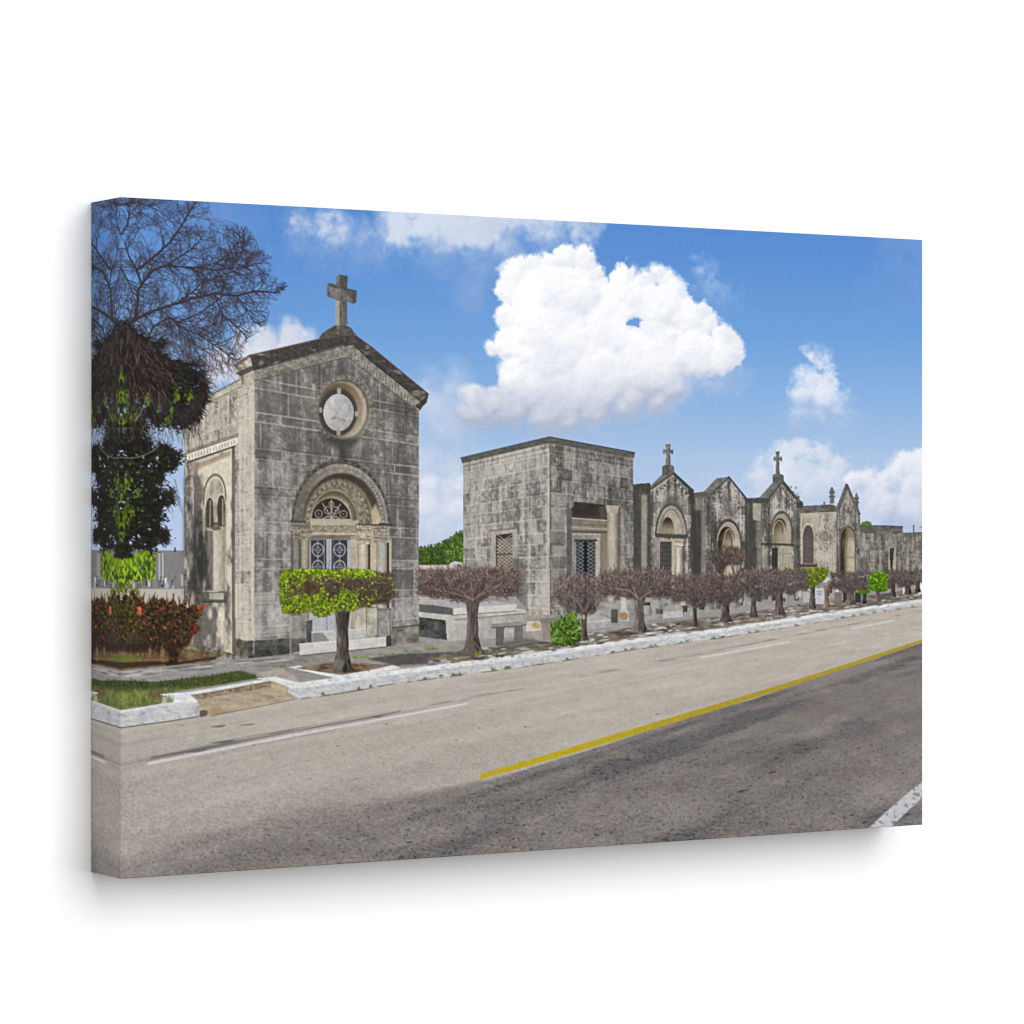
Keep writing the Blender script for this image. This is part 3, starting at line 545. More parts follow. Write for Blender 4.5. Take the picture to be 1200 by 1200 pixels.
fill(arch(364, 606, 420, 608, 574) + arch(366, 612, 414, 612, 580)[::-1], (96, 78, 54), None, a=.75, soft=1); line(arch(364, 612, 420, 614, 574.5), 1.2, (190, 176, 150), .6)
fill([(410, 590), (419, 600), (420, 630), (412, 612)], (108, 90, 64), None, a=.6, soft=1.4)
P_FN = part('printed_fanlight', P_CH, 'dark half-round fanlight with pale scrollwork')
fill(arch(365.5, 608.5, 410.5, 609, 584), (48, 42, 38), P_FN)
for (x, y, r_) in [(373.5, 602, 4.2), (402.5, 602.5, 4.2), (384, 598, 4.2), (393, 598, 4.2), (388.4, 590.5, 2.6)]:
    line(ell(x, y, r_, r_, 14) + [(x + r_, y)], 1.2, (150, 138, 120), .9, P_FN); dab(x, y, 1, 1, 0, (150, 136, 116), .9)
for (a, b) in [((388.4, 608), (388.4, 586)), ((388.4, 607), (378, 590)), ((388.4, 607), (399, 591))]: line([a, b], 1.3, (176, 162, 140), .9)
line([(366, 608.6), (411, 609)], 2.0, (178, 164, 142), 1); line([(378, 608), (384, 605), (388.5, 608), (393, 605), (399, 608)], 1.4, (170, 156, 134), .9)
rect(364, 610, 420, 615.5, (184, 170, 146), P_PO, nz=8); rect(366, 615.5, 420, 624, lambda X, Y: arr(150, 136, 112) + (fbm(X / 1.6, Y / 1.6, 3, 691) * 52)[..., None], None); rect(364, 624, 420, 627, (188, 174, 150), None); rect(362, 627, 416, 632, (122, 106, 84), None, nz=10)
# columns and capitals
P_CL = lambda: part('printed_column', P_CH)
def shaft(x0, x1, y0, y1, base, p, seed):
    xc = (x0 + x1) / 2; hw = (x1 - x0) / 2
    rect(x0, y0, x1, y1, lambda X, Y: arr(*base) * (1.05 - .34 * np.clip((X - xc) / hw + .15, -1, 1)[..., None] ** 2) + (fbm(X / 3, Y / 12, 3, seed) * 14)[..., None], p)
def capital(x0, x1, y0, y1, base, p, seed):
    fill([(x0, y0), (x1, y0), (x1 - 1.6, y1), (x0 + 1.6, y1)], lambda X, Y: arr(*base) + (fbm(X / 1.7, Y / 1.7, 3, seed) * 64)[..., None], p)
    for k in range(4): line([(x0, y0 + (y1 - y0) * k / 4), (x1, y0 + (y1 - y0) * k / 4 + .3)], .9, (70, 64, 56) if k % 2 else (204, 192, 168), .6)
rect(341, 632, 363, 738, (96, 88, 76), P_PO, nz=14)
for a_ in [(342.5, 352, 630, 735, (126, 122, 114), 701), (353, 362, 632, 735, (172, 158, 134), 702)]: shaft(a_[0], a_[1], a_[2], a_[3], a_[4], P_CL(), a_[5])
capital(341, 357.5, 611, 632, (132, 124, 108), P_PO, 703); capital(353, 366, 620, 634, (146, 130, 106), P_PO, 704); line([(341, 611), (358, 611.5)], 2.2, (60, 56, 50), .8)
rect(411, 628, 459, 740, (158, 142, 116), P_PO, nz=14); rect(411, 632, 419, 735, (184, 168, 140), None, nz=10)
shaft(420, 431.5, 636, 735, (200, 186, 160), P_CL(), 705); rect(431.5, 634, 434, 735, (60, 50, 38), None); rect(434, 620, 441, 735, (194, 176, 140), None, nz=10); shaft(441.5, 453.5, 634, 735, (176, 170, 156), P_CL(), 706); rect(453.5, 636, 456, 735, (66, 56, 44), None); rect(456, 634, 458.6, 738, (182, 168, 142), None)
capital(418, 436, 615, 638, (176, 160, 132), P_PO, 707); capital(436.5, 457.5, 614, 636, (150, 142, 126), P_PO, 708); line([(418, 614.5), (437, 615), (458, 615.5)], 2.0, (66, 60, 52), .75); line([(445, 614), (458, 615)], 3.0, (56, 52, 48), .8)
# door
P_DR = part('printed_door', P_CH, 'white double door with dark panes and ringed grilles')
rect(362.5, 631.5, 411, 741, (56, 56, 62), P_DR, nz=8)
rect(362.5, 631, 411, 633.2, (120, 118, 120), None); rect(382.3, 632, 388.6, 741, (170, 173, 182), P_DR); line([(385.5, 633), (385.5, 740)], .9, (128, 132, 142), .8); rect(406.8, 633, 411, 741, (166, 169, 178), P_DR); rect(362.5, 633, 364.4, 741, (150, 152, 158), None)
line([(380, 634), (380, 740)], 1, (150, 154, 164), .8); line([(390.6, 634), (390.6, 740)], .9, (120, 122, 130), .8)
for y in (644.3, 664.5, 685, 705):
    for x in (372.6, 398):
        line(ell(x, y, 6.6, 7.6, 18) + [(x + 6.6, y)], 1.3, (158, 162, 172), .9, P_DR); line([(x - 7.5, y), (x + 7.5, y)], .9, (160, 164, 176), .8); line([(x, y - 11), (x, y + 10)], 1.0, (160, 164, 176), .8)
        line(ell(x, y, 3.0, 3.4, 10) + [(x + 3, y)], .9, (140, 144, 154), .8); dab(x, y, 1.2, 1.2, 0, (96, 98, 106), .9)
fill([(362, 704), (395, 704), (395, 739), (362, 741)], (176, 178, 188), P_DR, nz=6); line([(383, 705), (383, 740)], 1.4, (120, 122, 132), .8); rect(395, 716, 411, 740, (196, 196, 202), P_DR)
# plinth blocks and steps
P_ST = part('printed_steps', P_CH, 'white stone steps below the chapel door')
fill([(340, 722), (359, 720), (359, 748), (356, 762), (340, 766)], lambda X, Y: arr(140, 136, 128) + (fbm(X / 5, Y / 6, 4, 711) * 34)[..., None] - (sstep(746, 750, Y) * 50)[..., None], P_PL); line([(340.4, 722), (340.4, 768)], 1.3, (176, 170, 158), .7)
for (x0, x1, y0, y1, b_) in [(416, 430, 710, 737, (190, 182, 164)), (430, 443, 711, 744, (178, 170, 154)), (443, 458, 713, 754, (140, 138, 132))]:
    rect(x0, y0, x1, y1, lambda X, Y, b_=b_, x0=x0: arr(*b_) + (fbm(X / 4, Y / 5, 4, 713 + int(x0)) * 36)[..., None], P_PL); line([(x0, y0 + 1), (x1, y0 + 1)], 1.4, (90, 84, 76), .7); line([(x1 - .6, y0), (x1 - .6, y1)], 1.4, (84, 78, 70), .6)
fill([(359, 728), (366, 726), (366, 752), (359, 753)], (84, 82, 84), None)
fill([(365, 741.5), (429, 737.5), (429, 747.5), (365, 753.5)], lambda X, Y: arr(190, 188, 186) + (fbm(X / 10, Y / 4, 3, 721) * 10)[..., None], P_ST); fill([(365, 742), (378, 741), (386, 751), (365, 753.5)], (118, 116, 118), None, a=.8, soft=.8); line([(365, 741), (429, 737)], 1.4, (222, 220, 216), .8); fill([(361, 742), (365, 741), (365, 753), (361, 753)], (70, 70, 74), None)
fill([(351, 755.5), (452.5, 747.5), (452.5, 757.5), (351, 768)], lambda X, Y: arr(200, 197, 192) + (fbm(X / 10, Y / 4, 3, 723) * 10)[..., None], P_ST); line([(351, 755), (452.5, 747)], 1.5, (226, 224, 220), .85); line([(352, 768.4), (452, 758.2)], 1.4, (92, 88, 84), .8); line([(383, 753), (383, 765)], .8, (150, 148, 146), .7); fill([(452.5, 746), (458, 744), (459, 757), (452.5, 758)], (64, 60, 58), None)
# ================================================================== row of tombs (far ones first)
G1 = dict(light=(186, 179, 165), mid=(124, 119, 111), dark=(58, 56, 53), mortar=(188, 182, 168))
def wall(W, p, seed, rows, bw, poly=None, **k):
    a = dict(G1); a.update(k); f = masonry(W, seed, rows, bw, **a); fill(poly or list(W.c), f, p)
# low wall at the right edge
P_W8 = part('printed_low_wall', None, 'low printed stone wall at the right edge of the print')
wall(Wall((1056, 625.5), (1090, 624.5), (1090, 672), (1056, 676), 2.4, 2.2), P_W8, 801, [.5], .9, light=(180, 172, 154), wear=.05); line([(1056, 625.5), (1090, 624)], 2.2, (96, 92, 88), .9)
# flat low tomb
P_T7 = part('printed_flat_tomb', None, 'low flat printed tomb with a narrow doorway beside the gothic tomb')
wall(Wall((1005, 624), (1036.5, 625.5), (1036.5, 674), (1005, 674), 2.4, 2.4), P_T7, 811, [.5], .9, light=(178, 172, 156), wear=0.0)
wall(Wall((1036.5, 625.5), (1058, 625), (1058, 672), (1036.5, 674), 1.8, 2.4), P_T7, 813, [.5], .8, wear=.1)
fill([(1005, 616), (1037, 616.2), (1058, 617), (1058, 625), (1037, 626), (1005, 624.5)], lambda X, Y: arr(100, 96, 90) + (fbm(X / 5, Y / 3, 4, 815) * 34)[..., None], P_T7); line([(1005, 616), (1037, 616), (1058, 617)], 1.1, (70, 68, 66), .8); line([(1037, 617), (1037, 670)], .8, (78, 74, 70), .6)
p = part('printed_doorway', P_T7); fill([(1041.5, 641), (1050, 641.5), (1050, 671), (1041.5, 672)], (176, 162, 134), p); fill([(1042.5, 642), (1048, 642), (1045.5, 671), (1043, 671)], (64, 56, 48), p)
fill([(1008, 655), (1014, 650), (1018, 662), (1016, 674), (1008, 674)], (62, 62, 66), None, a=.5, soft=1)
# gothic tomb
P_T6 = part('printed_gothic_tomb', None, 'pale printed gothic tomb with pinnacles and a pointed gable')
W6 = Wall((936, 600), (981, 600), (981, 676), (936, 678), 3.4, 4.2)
wall(W6, P_T6, 821, [.62], 1.4, light=(206, 198, 178), mid=(168, 160, 144), dark=(92, 88, 82), mort=.2, wear=-.12)
wall(Wall((980, 598), (1008, 603), (1008, 674), (980, 677), 2.2, 4.2), P_T6, 823, [.55], .9, poly=[(980, 599), (992, 568), (1008, 603), (1008, 675), (980, 677)], light=(184, 178, 162), mid=(132, 128, 118), mort=.2, wear=-.02)
fill([(936, 596), (940, 593), (975, 591), (981, 594), (981, 600), (937, 602)], lambda X, Y: arr(96, 92, 86) + (fbm(X / 5, Y / 2.5, 3, 825) * 30)[..., None], P_T6); line([(937, 602), (981, 600.4)], 1.3, (196, 176, 140), .8)
fill([(980, 599), (986, 583), (991, 566.5), (993.5, 567), (1009, 603), (1005.5, 603), (993, 574), (984, 598)], lambda X, Y: arr(92, 89, 84) + (fbm(X / 3, Y / 3, 3, 827) * 34)[..., None], P_T6)
fill([(978.5, 598), (985, 582), (990.5, 567), (992.5, 567), (986.5, 584), (981.5, 599)], (112, 108, 102), None, nz=22, nsc=3)
for (x0, x1, y0, y1) in [(972.5, 977.5, 571, 590), (1001.5, 1006, 578, 600)]:
    pp = part('printed_pinnacle', P_T6); fill([(x0, y1), (x0, y0 + 4), (x0 + 1, y0 + 1), ((x0 + x1) / 2, y0 - .6), (x1 - 1, y0 + 1), (x1, y0 + 4), (x1, y1)], (110, 106, 100), pp, nz=30, nsc=2)
    for y in (y0 + 6, y0 + 11): line([(x0 - .8, y), (x1 + .8, y)], 1.4, (78, 76, 72), .8)
rect(965, 588, 967, 593, (110, 106, 100), None)
p = part('printed_lancet_window', P_T6, 'tall dark pointed window in the pale side wall'); fill(arch(939.5, 632, 954.5, 632, 613, pw=.72) + [(954.5, 662), (939.5, 662)], (196, 178, 142), None, a=.9)
fill(arch(941.3, 634, 953, 634, 616, pw=.72) + [(953, 660), (941.3, 660)], (86, 84, 84), p, nz=8); line(arch(941.3, 634, 953, 634, 616, pw=.72) + [(953, 660), (941.3, 660), (941.3, 634)], .9, (86, 58, 46), .8); rect(937, 661, 957.5, 664.5, (74, 70, 64), None)
for k in range(6): line([(942, 630 + k * 5), (952.5, 630 + k * 5)], .5, (120, 118, 116), .5)
p = part('printed_portal', P_T6, 'pointed doorway of the gothic tomb'); fill(arch(983.5, 640, 1003, 640, 615.5, pw=.72) + [(1003, 675), (983.5, 677)], (98, 94, 86), p, nz=18, nsc=3)
fill(arch(985, 642, 1001.5, 642, 618.5, pw=.72) + [(1001.5, 675), (985, 677)], lambda X, Y: arr(190, 174, 140) - (sstep(996, 986, X) * 120 + sstep(640, 622, Y) * 40)[..., None] + (fbm(X / 2, Y / 6, 3, 829) * 14)[..., None], p)
for k in range(3): line(arch(987 + k * 2.6, 644, 1000.5 - k * .4, 644, 622 + k * 3, pw=.72)[:20], .8, (108, 88, 62), .6)
fill([(985, 648), (989, 644), (990, 676), (985, 677)], (48, 44, 42), None, a=.9, soft=.5); line([(989, 653), (1006, 653.5)], 1.4, (126, 112, 88), .6); dab(994, 598, 1.3, 4.2, 0, (74, 72, 68), .8); line([(991, 600), (997, 600)], 1.2, (84, 82, 78), .8)
line([(981, 600), (980.4, 676)], 1.1, (90, 86, 78), .7); line([(975.5, 602), (975.5, 676)], 1.0, (150, 142, 124), .5)
# gabled tomb with cross, nearest the gothic one
def gable_tomb(label, side, front, gable, roof, seed, light_side=0.):
    P = part('printed_gabled_tomb', None, label)
    wall(Wall(*side, 2.2, 4.4), P, seed, [.5], .9, wear=.22 - light_side, mid=(102, 98, 92), mort=.35)
    wall(Wall(*front, 3.2, 4.6), P, seed + 3, [.45], .9, poly=gable, light=(204, 199, 188), wear=-.02, mort=.4, mid=(122, 118, 111), ct=2.0, shade=lambda u, v: .55 * sstep(.55, .05, np.minimum(u, 3.2 - u)) - .42 * np.exp(-(((u - 1.6) / .95) ** 2 + ((v - .75) / .75) ** 2)) + .3 * np.exp(-(((u - 1.6) / .6) ** 2 + ((v - .1) / .3) ** 2)))
    for r_ in roof: fill(r_, lambda X, Y: arr(112, 109, 104) + (fbm(X / 4, Y / 4, 4, seed + 5) * 24)[..., None], P)
    return P
P_T5 = gable_tomb('printed gabled tomb with a cross, beside the gothic tomb', [(877, 590), (901, 588), (901, 682), (877, 686)], [(900, 585), (938, 592), (938, 678), (900, 684)], [(900, 586), (917, 563), (938, 592), (938, 678), (900, 684)], [[(889, 584), (906, 565), (917, 564), (901, 585)]], 841, .15)
fill([(876, 584), (890, 583), (901, 584), (901, 589), (876, 590)], (78, 75, 71), P_T5, nz=16, nsc=3); fill([(882, 590), (892, 590), (892, 612), (882, 608)], (184, 176, 158), None, a=.75, nz=16, soft=.6)
rect(878, 610, 887, 684, (56, 55, 54), None, a=.65, soft=.8); rect(887, 612, 893, 684, (150, 142, 126), None, a=.5, soft=.8)
line([(900, 586), (917, 564)], 2.6, (74, 72, 68), .9); line([(917, 564), (939.5, 592)], 3.2, (64, 62, 58), .95); dab(937, 591, 4.5, 4.5, 0, (62, 60, 56), .9); line([(919, 573), (933, 592)], 2.2, (176, 160, 128), .5); rect(934, 581, 937, 589, (96, 94, 88), None)
for k in range(7): dab(918 + k * 2.2, 573 + k * 2.8, 1, 1.3, .6, (66, 62, 56), .7); dab(914 - k * 1.7, 573 + k * 2.2, 1, 1.3, -.6, (86, 82, 74), .6)
pp = part('printed_arched_doorway', P_T5); fill(arch(903.5, 620, 929, 621, 598.5) + [(929, 640), (903.5, 640)], (86, 83, 78), pp, nz=18, nsc=3); fill(arch(905, 622, 927, 622, 602) + [(927, 640), (905, 640)], (158, 150, 134), pp, nz=14, nsc=3)
fill(arch(905.5, 622, 922.5, 622, 607) + [(922.5, 640), (905.5, 640)], lambda X, Y: arr(168, 152, 124) - (sstep(628, 608, Y) * 85 + sstep(916, 905, X) * 40)[..., None], pp); line(arch(906, 624, 917, 624, 613), 1.2, (110, 94, 70), .8); line(arch(906, 626, 920, 626, 610), .9, (216, 200, 170), .6)
fill([(921, 612), (926, 616), (927, 672), (920, 674)], (186, 172, 144), None, a=.6, soft=.7); line([(893, 637.5), (912, 638), (936, 639)], 2.6, (58, 55, 51), .85); rect(930, 598, 937, 640, (84, 82, 78), None, a=.7, nz=16); rect(930, 640, 937, 678, (66, 64, 62), None, a=.7)
rect(912, 641, 928, 676, (170, 158, 134), None, a=.75, nz=12); rect(904.5, 642, 911.5, 676, (52, 50, 48), pp); line([(914, 648), (928, 649)], 1.4, (130, 116, 92), .6); line([(924.5, 650), (924.5, 676)], 1, (130, 118, 98), .6)
rect(893, 642, 899.5, 682, (168, 158, 138), None, a=.6, soft=.6)
def cross(P, cx, y0, y1, aw, ay_, w_, ped, seed):
    p = part('printed_cross', P); c = lambda X, Y: arr(112, 110, 104) + (fbm(X / 2.4, Y / 2.4, 3, seed) * 34)[..., None] - ((X - cx) * 2.4)[..., None]
    fill([(cx - w_, y1), (cx - w_ * .75, y0 + 7), (cx - w_, y0), (cx + w_, y0), (cx + w_ * .75, y0 + 7), (cx + w_, y1)], c, p); fill([(cx - aw, ay_ - 2.7), (cx, ay_ - 1.8), (cx + aw, ay_ - 2.4), (cx + aw, ay_ + 3), (cx, ay_ + 2.2), (cx - aw, ay_ + 3)], c, p)
    fill(ped, lambda X, Y: arr(96, 93, 87) + (fbm(X / 3, Y / 3, 3, seed + 1) * 30)[..., None], p)
cross(P_T5, 911.4, 529, 557, 4.9, 537.5, 2.5, [(905.5, 567), (905.5, 557), (908, 555.5), (916, 555.5), (918.5, 557.5), (918.5, 566)], 851)
# gabled tomb without a cross
P_T4 = gable_tomb('plain printed gabled tomb without a cross', [(810, 580), (834, 578), (834, 694), (810, 698)], [(833, 578), (877, 586), (877, 688), (833, 695)], [(833, 579), (854, 559.5), (876, 586), (877, 688), (833, 695)], [[(824, 577), (839.5, 560.5), (854, 558.7), (834, 579)]], 861)
fill([(810, 578), (825, 576), (834, 578), (834, 583), (810, 584)], (96, 92, 86), P_T4, nz=16, nsc=3); fill([(812, 584), (824, 583), (824, 600), (812, 598)], (150, 142, 126), None, a=.6, soft=.8, nz=14); rect(811, 598, 822, 696, (56, 55, 53), None, a=.75, soft=1); rect(821.5, 600, 827, 696, (150, 140, 120), None, a=.6, soft=.8)
line([(833, 579.5), (854, 559.5)], 1.8, (70, 68, 64), .85); line([(854, 559), (876, 586)], 2.2, (62, 60, 57), .9); rect(873, 584, 882, 690, (66, 64, 61), P_T4, a=.8, soft=.6); fill([(846, 590), (852, 578), (858, 590), (862, 604), (846, 604)], (74, 72, 68), None, a=.5, soft=2.5); dab(853, 604, 3, 4, 0, (128, 122, 110), .7)
pp = part('printed_arched_doorway', P_T4); fill(arch(838.5, 634, 869, 636, 608) + [(869, 690), (838.5, 692)], (74, 71, 67), pp, nz=18, nsc=3); fill(arch(840, 636, 867.5, 637, 611.5) + [(867.5, 690), (840, 692)], (166, 156, 138), pp, nz=16, nsc=3)
fill(arch(841, 638, 862, 638, 617) + [(862, 690), (841, 692)], lambda X, Y: arr(170, 152, 122) - (sstep(640, 619, Y) * 95 + sstep(854, 842, X) * 60)[..., None], pp); line(arch(845, 642, 858, 642, 622), 1.4, (92, 76, 54), .8); line(arch(848, 643, 860, 643, 620), 1, (206, 186, 146), .6); fill([(841, 634), (846, 632), (846.5, 690), (841, 692)], (40, 38, 36), None, a=.9, soft=.6); fill([(861, 628), (867, 634), (867, 690), (861, 690)], (206, 194, 168), None, a=.6, soft=.8)
rect(848, 662, 859, 692, (200, 184, 156), None, a=.8)
# gabled tomb with cross beside the flat mausoleum
P_T3 = gable_tomb('printed gabled tomb with a cross beside the large flat mausoleum', [(741, 573), (763, 575), (763, 722), (741, 724)], [(762, 574), (813, 580), (813, 712), (762, 722)], [(762, 575), (789, 556), (812, 577), (813, 712), (762, 722)], [[(759, 573), (778, 554), (789, 553.5), (763, 575)]], 881)
fill([(740, 568), (752, 566.5), (762, 566), (763, 574), (763, 577), (740, 578)], (70, 67, 63), P_T3, nz=16, nsc=3); rect(742, 577, 752, 722, (66, 64, 62), None, a=.72, soft=.8); rect(751.5, 580, 758.5, 722, (172, 162, 142), None, a=.72, soft=.6, nz=18); rect(758.5, 580, 763, 722, (70, 68, 64), None, a=.7, soft=.6)
line([(762, 573.5), (789, 554.5)], 2.6, (78, 75, 70), .9); line([(763, 575.5), (789, 557.6)], 1.2, (190, 184, 170), .8); line([(789, 554.5), (811.5, 575)], 3.4, (56, 54, 51), .95); fill([(806, 574), (813, 574), (814, 590), (809, 592)], (56, 54, 52), None, a=.9, soft=.5)
for k in range(9): dab(791 + k * 2.2, 563 + k * 2.5, 1.1, 1.5, .7, (206, 190, 156) if k % 2 else (58, 54, 50), .85); dab(786 - k * 2.2, 564 + k * 1.7, 1, 1.3, -.6, (60, 56, 52) if k % 2 else (150, 140, 122), .8)
fill([(766, 586), (788, 572), (808, 592), (809, 620), (766, 620)], (182, 178, 172), None, a=.4, soft=3); fill([(776, 590), (784, 582), (792, 580), (800, 594), (800, 602), (776, 600)], (70, 68, 66), None, a=.7, soft=2)
pp = part('printed_arched_doorway', P_T3); fill(arch(767.5, 628, 805.5, 629, 589.5), (76, 73, 69), pp, nz=20, nsc=3); fill(arch(769.5, 628, 804, 629, 592.5), (156, 150, 136), pp, nz=20, nsc=3); line(arch(773, 628, 800, 629, 597), 1.0, (96, 90, 80), .7); fill([(790, 604), (799, 612), (801, 628), (790, 628)], (190, 176, 146), None, a=.55, soft=1)
fill(arch(774.5, 626, 790.5, 626, 606), lambda X, Y: arr(150, 134, 110) - (sstep(622, 607, Y) * 90)[..., None], pp)
fill([(768, 625), (806, 626.5), (806, 631), (768, 630)], (62, 59, 55), None, a=.85, soft=.5); rect(765, 631, 773, 718, (136, 132, 124), None, a=.6, nz=30, nsc=3); rect(772.5, 633, 789, 716, (168, 150, 122), pp, a=.9); rect(773.7, 635, 786.8, 716, (52, 50, 48), pp)
for k in range(5): line([(775.5 + k * 2.6, 636), (775.5 + k * 2.6, 712)], .7, (132, 132, 128), .7)
for k in range(14): line([(774, 639 + k * 5.2), (786.5, 639 + k * 5.2)], .6, (116, 116, 112), .6)
pq = part('printed_column', P_T3); shaft(792, 798.5, 642, 710, (206, 192, 166), pq, 885); capital(789.5, 801, 632, 643, (190, 174, 146), pq, 886); rect(799, 640, 803, 712, (88, 84, 78), None, a=.7); rect(786.8, 633, 791, 712, (190, 176, 148), None, a=.8)
cross(P_T3, 783, 520.5, 547, 5.9, 529, 3.1, [(776, 557), (776, 546.5), (779, 545), (787.5, 545), (790, 547), (790, 556)], 887)
rect(810, 584, 815, 712, (60, 58, 56), P_T3, a=.7, soft=.6)
# large flat mausoleum
P_M = part('printed_flat_mausoleum', None, 'large flat-roofed printed mausoleum beside the chapel')
WML = Wall((543, 541), (644.5, 517), (645, 727), (543, 719), 4.6, 4.6); WMR = Wall((644.5, 517), (742, 535), (742, 721), (645, 727), 4.6, 4.6)
pl_ = part('printed_side_wall', P_M); pr_ = part('printed_front_wall', P_M)
wall(WML, pl_, 901, [.36, .30, .34], .48, light=(204, 198, 186), mid=(148, 143, 135), dark=(74, 72, 69), mortar=(206, 199, 184), amp=34, mort=.8, mw=.034, wear=-.17, tw=.85, ct=1.8, nf=.85, streak=.4, bdark=.3, shade=lambda u, v: .25 * sstep(3.4, 4.2, u) * 0 + .2 * sstep(.2, 1.4, v) * sstep(2.4, 1.2, v) - .2 * sstep(3.3, 4.2, v) - .25 * sstep(4.25, 4.55, u))
wall(WMR, pr_, 905, [.36, .30, .34], .52, light=(184, 179, 170), mid=(118, 115, 110), dark=(58, 57, 56), mortar=(178, 171, 156), amp=30, mort=.6, mw=.032, wear=-.06, tw=.8, ct=1.8, nf=.85, streak=.35, bdark=.3, shade=lambda u, v: .12 * sstep(0, 1.6, v) * sstep(2, 1.2, v) - .45 * sstep(3.9, 4.4, v))
fill([(540, 537), (643.5, 512.5), (744, 531), (743, 537), (644, 519), (541.5, 543)], lambda X, Y: arr(92, 89, 84) + (fbm(X / 6, Y / 2, 3, 907) * 22)[..., None], part('printed_roof_cornice', P_M)); line([(540, 536.5), (643.5, 512)], 1.3, (62, 60, 58), .8); line([(643.5, 512), (744, 530.5)], 1.3, (52, 50, 48), .9)
for q in range(3): line([(542.5, 544 + q * 3.0), (644, 520.5 + q * 3.4)], .9, (206, 198, 182) if q % 2 == 0 else (112, 106, 96), .6); line([(645, 520.5 + q * 3.4), (742, 538 + q * 3)], .8, (158, 152, 142) if q % 2 == 0 else (72, 68, 64), .5)
line([(644.6, 519), (645, 726)], 1.3, (74, 70, 66), .6); line([(642.6, 530), (643, 726)], 2.4, (190, 182, 164), .45)
pw_ = part('printed_window', P_M, 'small grilled window in the side of the flat mausoleum')
fill([(575, 622), (606, 619), (606, 672), (575, 672)], (168, 160, 144), None, a=.8, nz=16); line([(575, 622), (606, 619)], 2, (110, 104, 94), .7); fill([(581, 627), (600.5, 624.5), (600.5, 672), (581, 672)], (112, 98, 86), pw_)
fill([(581, 627), (600.5, 624.5), (600.5, 630), (581, 632)], (48, 42, 38), None, a=.85); fill([(581, 627), (583.5, 627), (583.5, 672), (581, 672)], (54, 46, 40), None, a=.7)
for k in range(-8, 14):
    a_, b_ = (582 + 0, 628 + k * 4.6), (600, 628 + k * 4.6 + 13)
    for (u0, v0, u1, v1) in [(582.5, 622 + k * 4.2, 600, 636 + k * 4.2), (600, 622 + k * 4.2, 582.5, 636 + k * 4.2)]:
        if min(v0, v1) > 625 and max(v0, v1) < 674: seg(u0, v0, u1, v1, .9, .9, (186, 172, 156), .75)
line([(582, 650), (600, 649)], 1.5, (62, 50, 44), .8)
fill([(600, 656), (606, 652), (616, 664), (618, 718), (606, 718)], (76, 76, 78), None, a=.6, soft=1.5)
# its portal
po = part('printed_portal', P_M, 'deep square portal with a round column in the flat mausoleum'); fill([(669, 588), (713, 592), (725, 594), (725, 724), (665, 726), (665, 590)], (126, 112, 94), po, nz=10)
fill([(670, 587.5), (713, 592), (713, 611), (670, 608)], lambda X, Y: arr(54, 45, 38) + (sstep(600, 610, Y) * 22)[..., None], po, nz=8); fill([(702, 594), (713, 592), (713, 611), (704, 610)], (92, 74, 58), None, a=.8)
fill([(669, 606.5), (711.5, 609.5), (711.5, 623), (669, 622)], (134, 121, 106), None, nz=14); line([(669, 607), (711, 610)], 1.4, (198, 184, 160), .8); line([(669, 614), (711, 616)], 1.2, (96, 82, 68), .7); line([(669, 618), (711, 620)], 1.2, (192, 178, 156), .7); line([(669, 622.6), (711, 623.4)], 1.6, (70, 58, 48), .8)
fill([(670, 625), (704, 625), (704, 724), (670, 725)], (138, 134, 126), None, nz=24, nsc=3); line([(671, 626), (703, 626.5)], 1.4, (192, 184, 170), .7); rect(698.5, 630, 703, 722, (186, 178, 162), None, a=.8, nz=22, nsc=2); rect(705, 626, 711, 720, (140, 124, 102), None, a=.85, nz=10)
pd_ = part('printed_door', P_M, 'dark lattice door of the flat mausoleum'); fill([(675.5, 633), (697, 633), (697, 716), (675.5, 718)], (44, 46, 52), pd_)
rect(684.5, 634, 688, 716, (22, 22, 26), pd_)
for k in range(18):
    for (x0, x1) in [(676.5, 684), (688.5, 696)]:
        y = 635 + k * 4.5; seg(x0, y, x1, y + 4.5, .8, .8, (128, 140, 152), .85); seg(x1, y, x0, y + 4.5, .8, .8, (128, 140, 152), .85)
rect(680, 636, 682, 646, (130, 96, 84), None, a=.5, soft=.6); fill([(673, 632), (700, 632), (700, 634.5), (673, 634.5)], (60, 54, 50), None)
fill([(664, 590), (670, 588), (670, 724), (664, 726)], (92, 89, 85), None, nz=14); fill([(667, 586), (673, 586), (672, 594), (667, 596)], (150, 142, 128), None, a=.8)
pcn = part('printed_column', P_M, 'round column at the right of the square portal'); shaft(711.5, 724, 600, 712, (176, 166, 148), pcn, 911); fill([(709.5, 592), (726, 593), (724, 601), (711.5, 601)], (178, 166, 146), pcn, nz=18, nsc=2); fill([(708, 708), (724, 708), (724, 724), (706, 726)], (180, 168, 146), pcn, nz=20, nsc=3); rect(719, 700, 725, 728, (92, 88, 84), None, a=.7)
rect(724.5, 594, 727, 722, (70, 66, 62), None, a=.6, soft=.5); rect(727.5, 596, 731.5, 716, (166, 158, 144), None, a=.35, soft=1)
for (y0, y1, g) in [(594, 622, 150), (640, 651, 176), (653, 668, 104), (668, 678, 140), (622, 640, 92)]: rect(646.5, y0, 662, y1, (g, g - 2, g - 8), None, a=.55, nz=14, soft=.6)
for y in (596, 622, 640, 652, 667): line([(646, y), (664, y + .4)], .9, (186, 178, 162), .6)
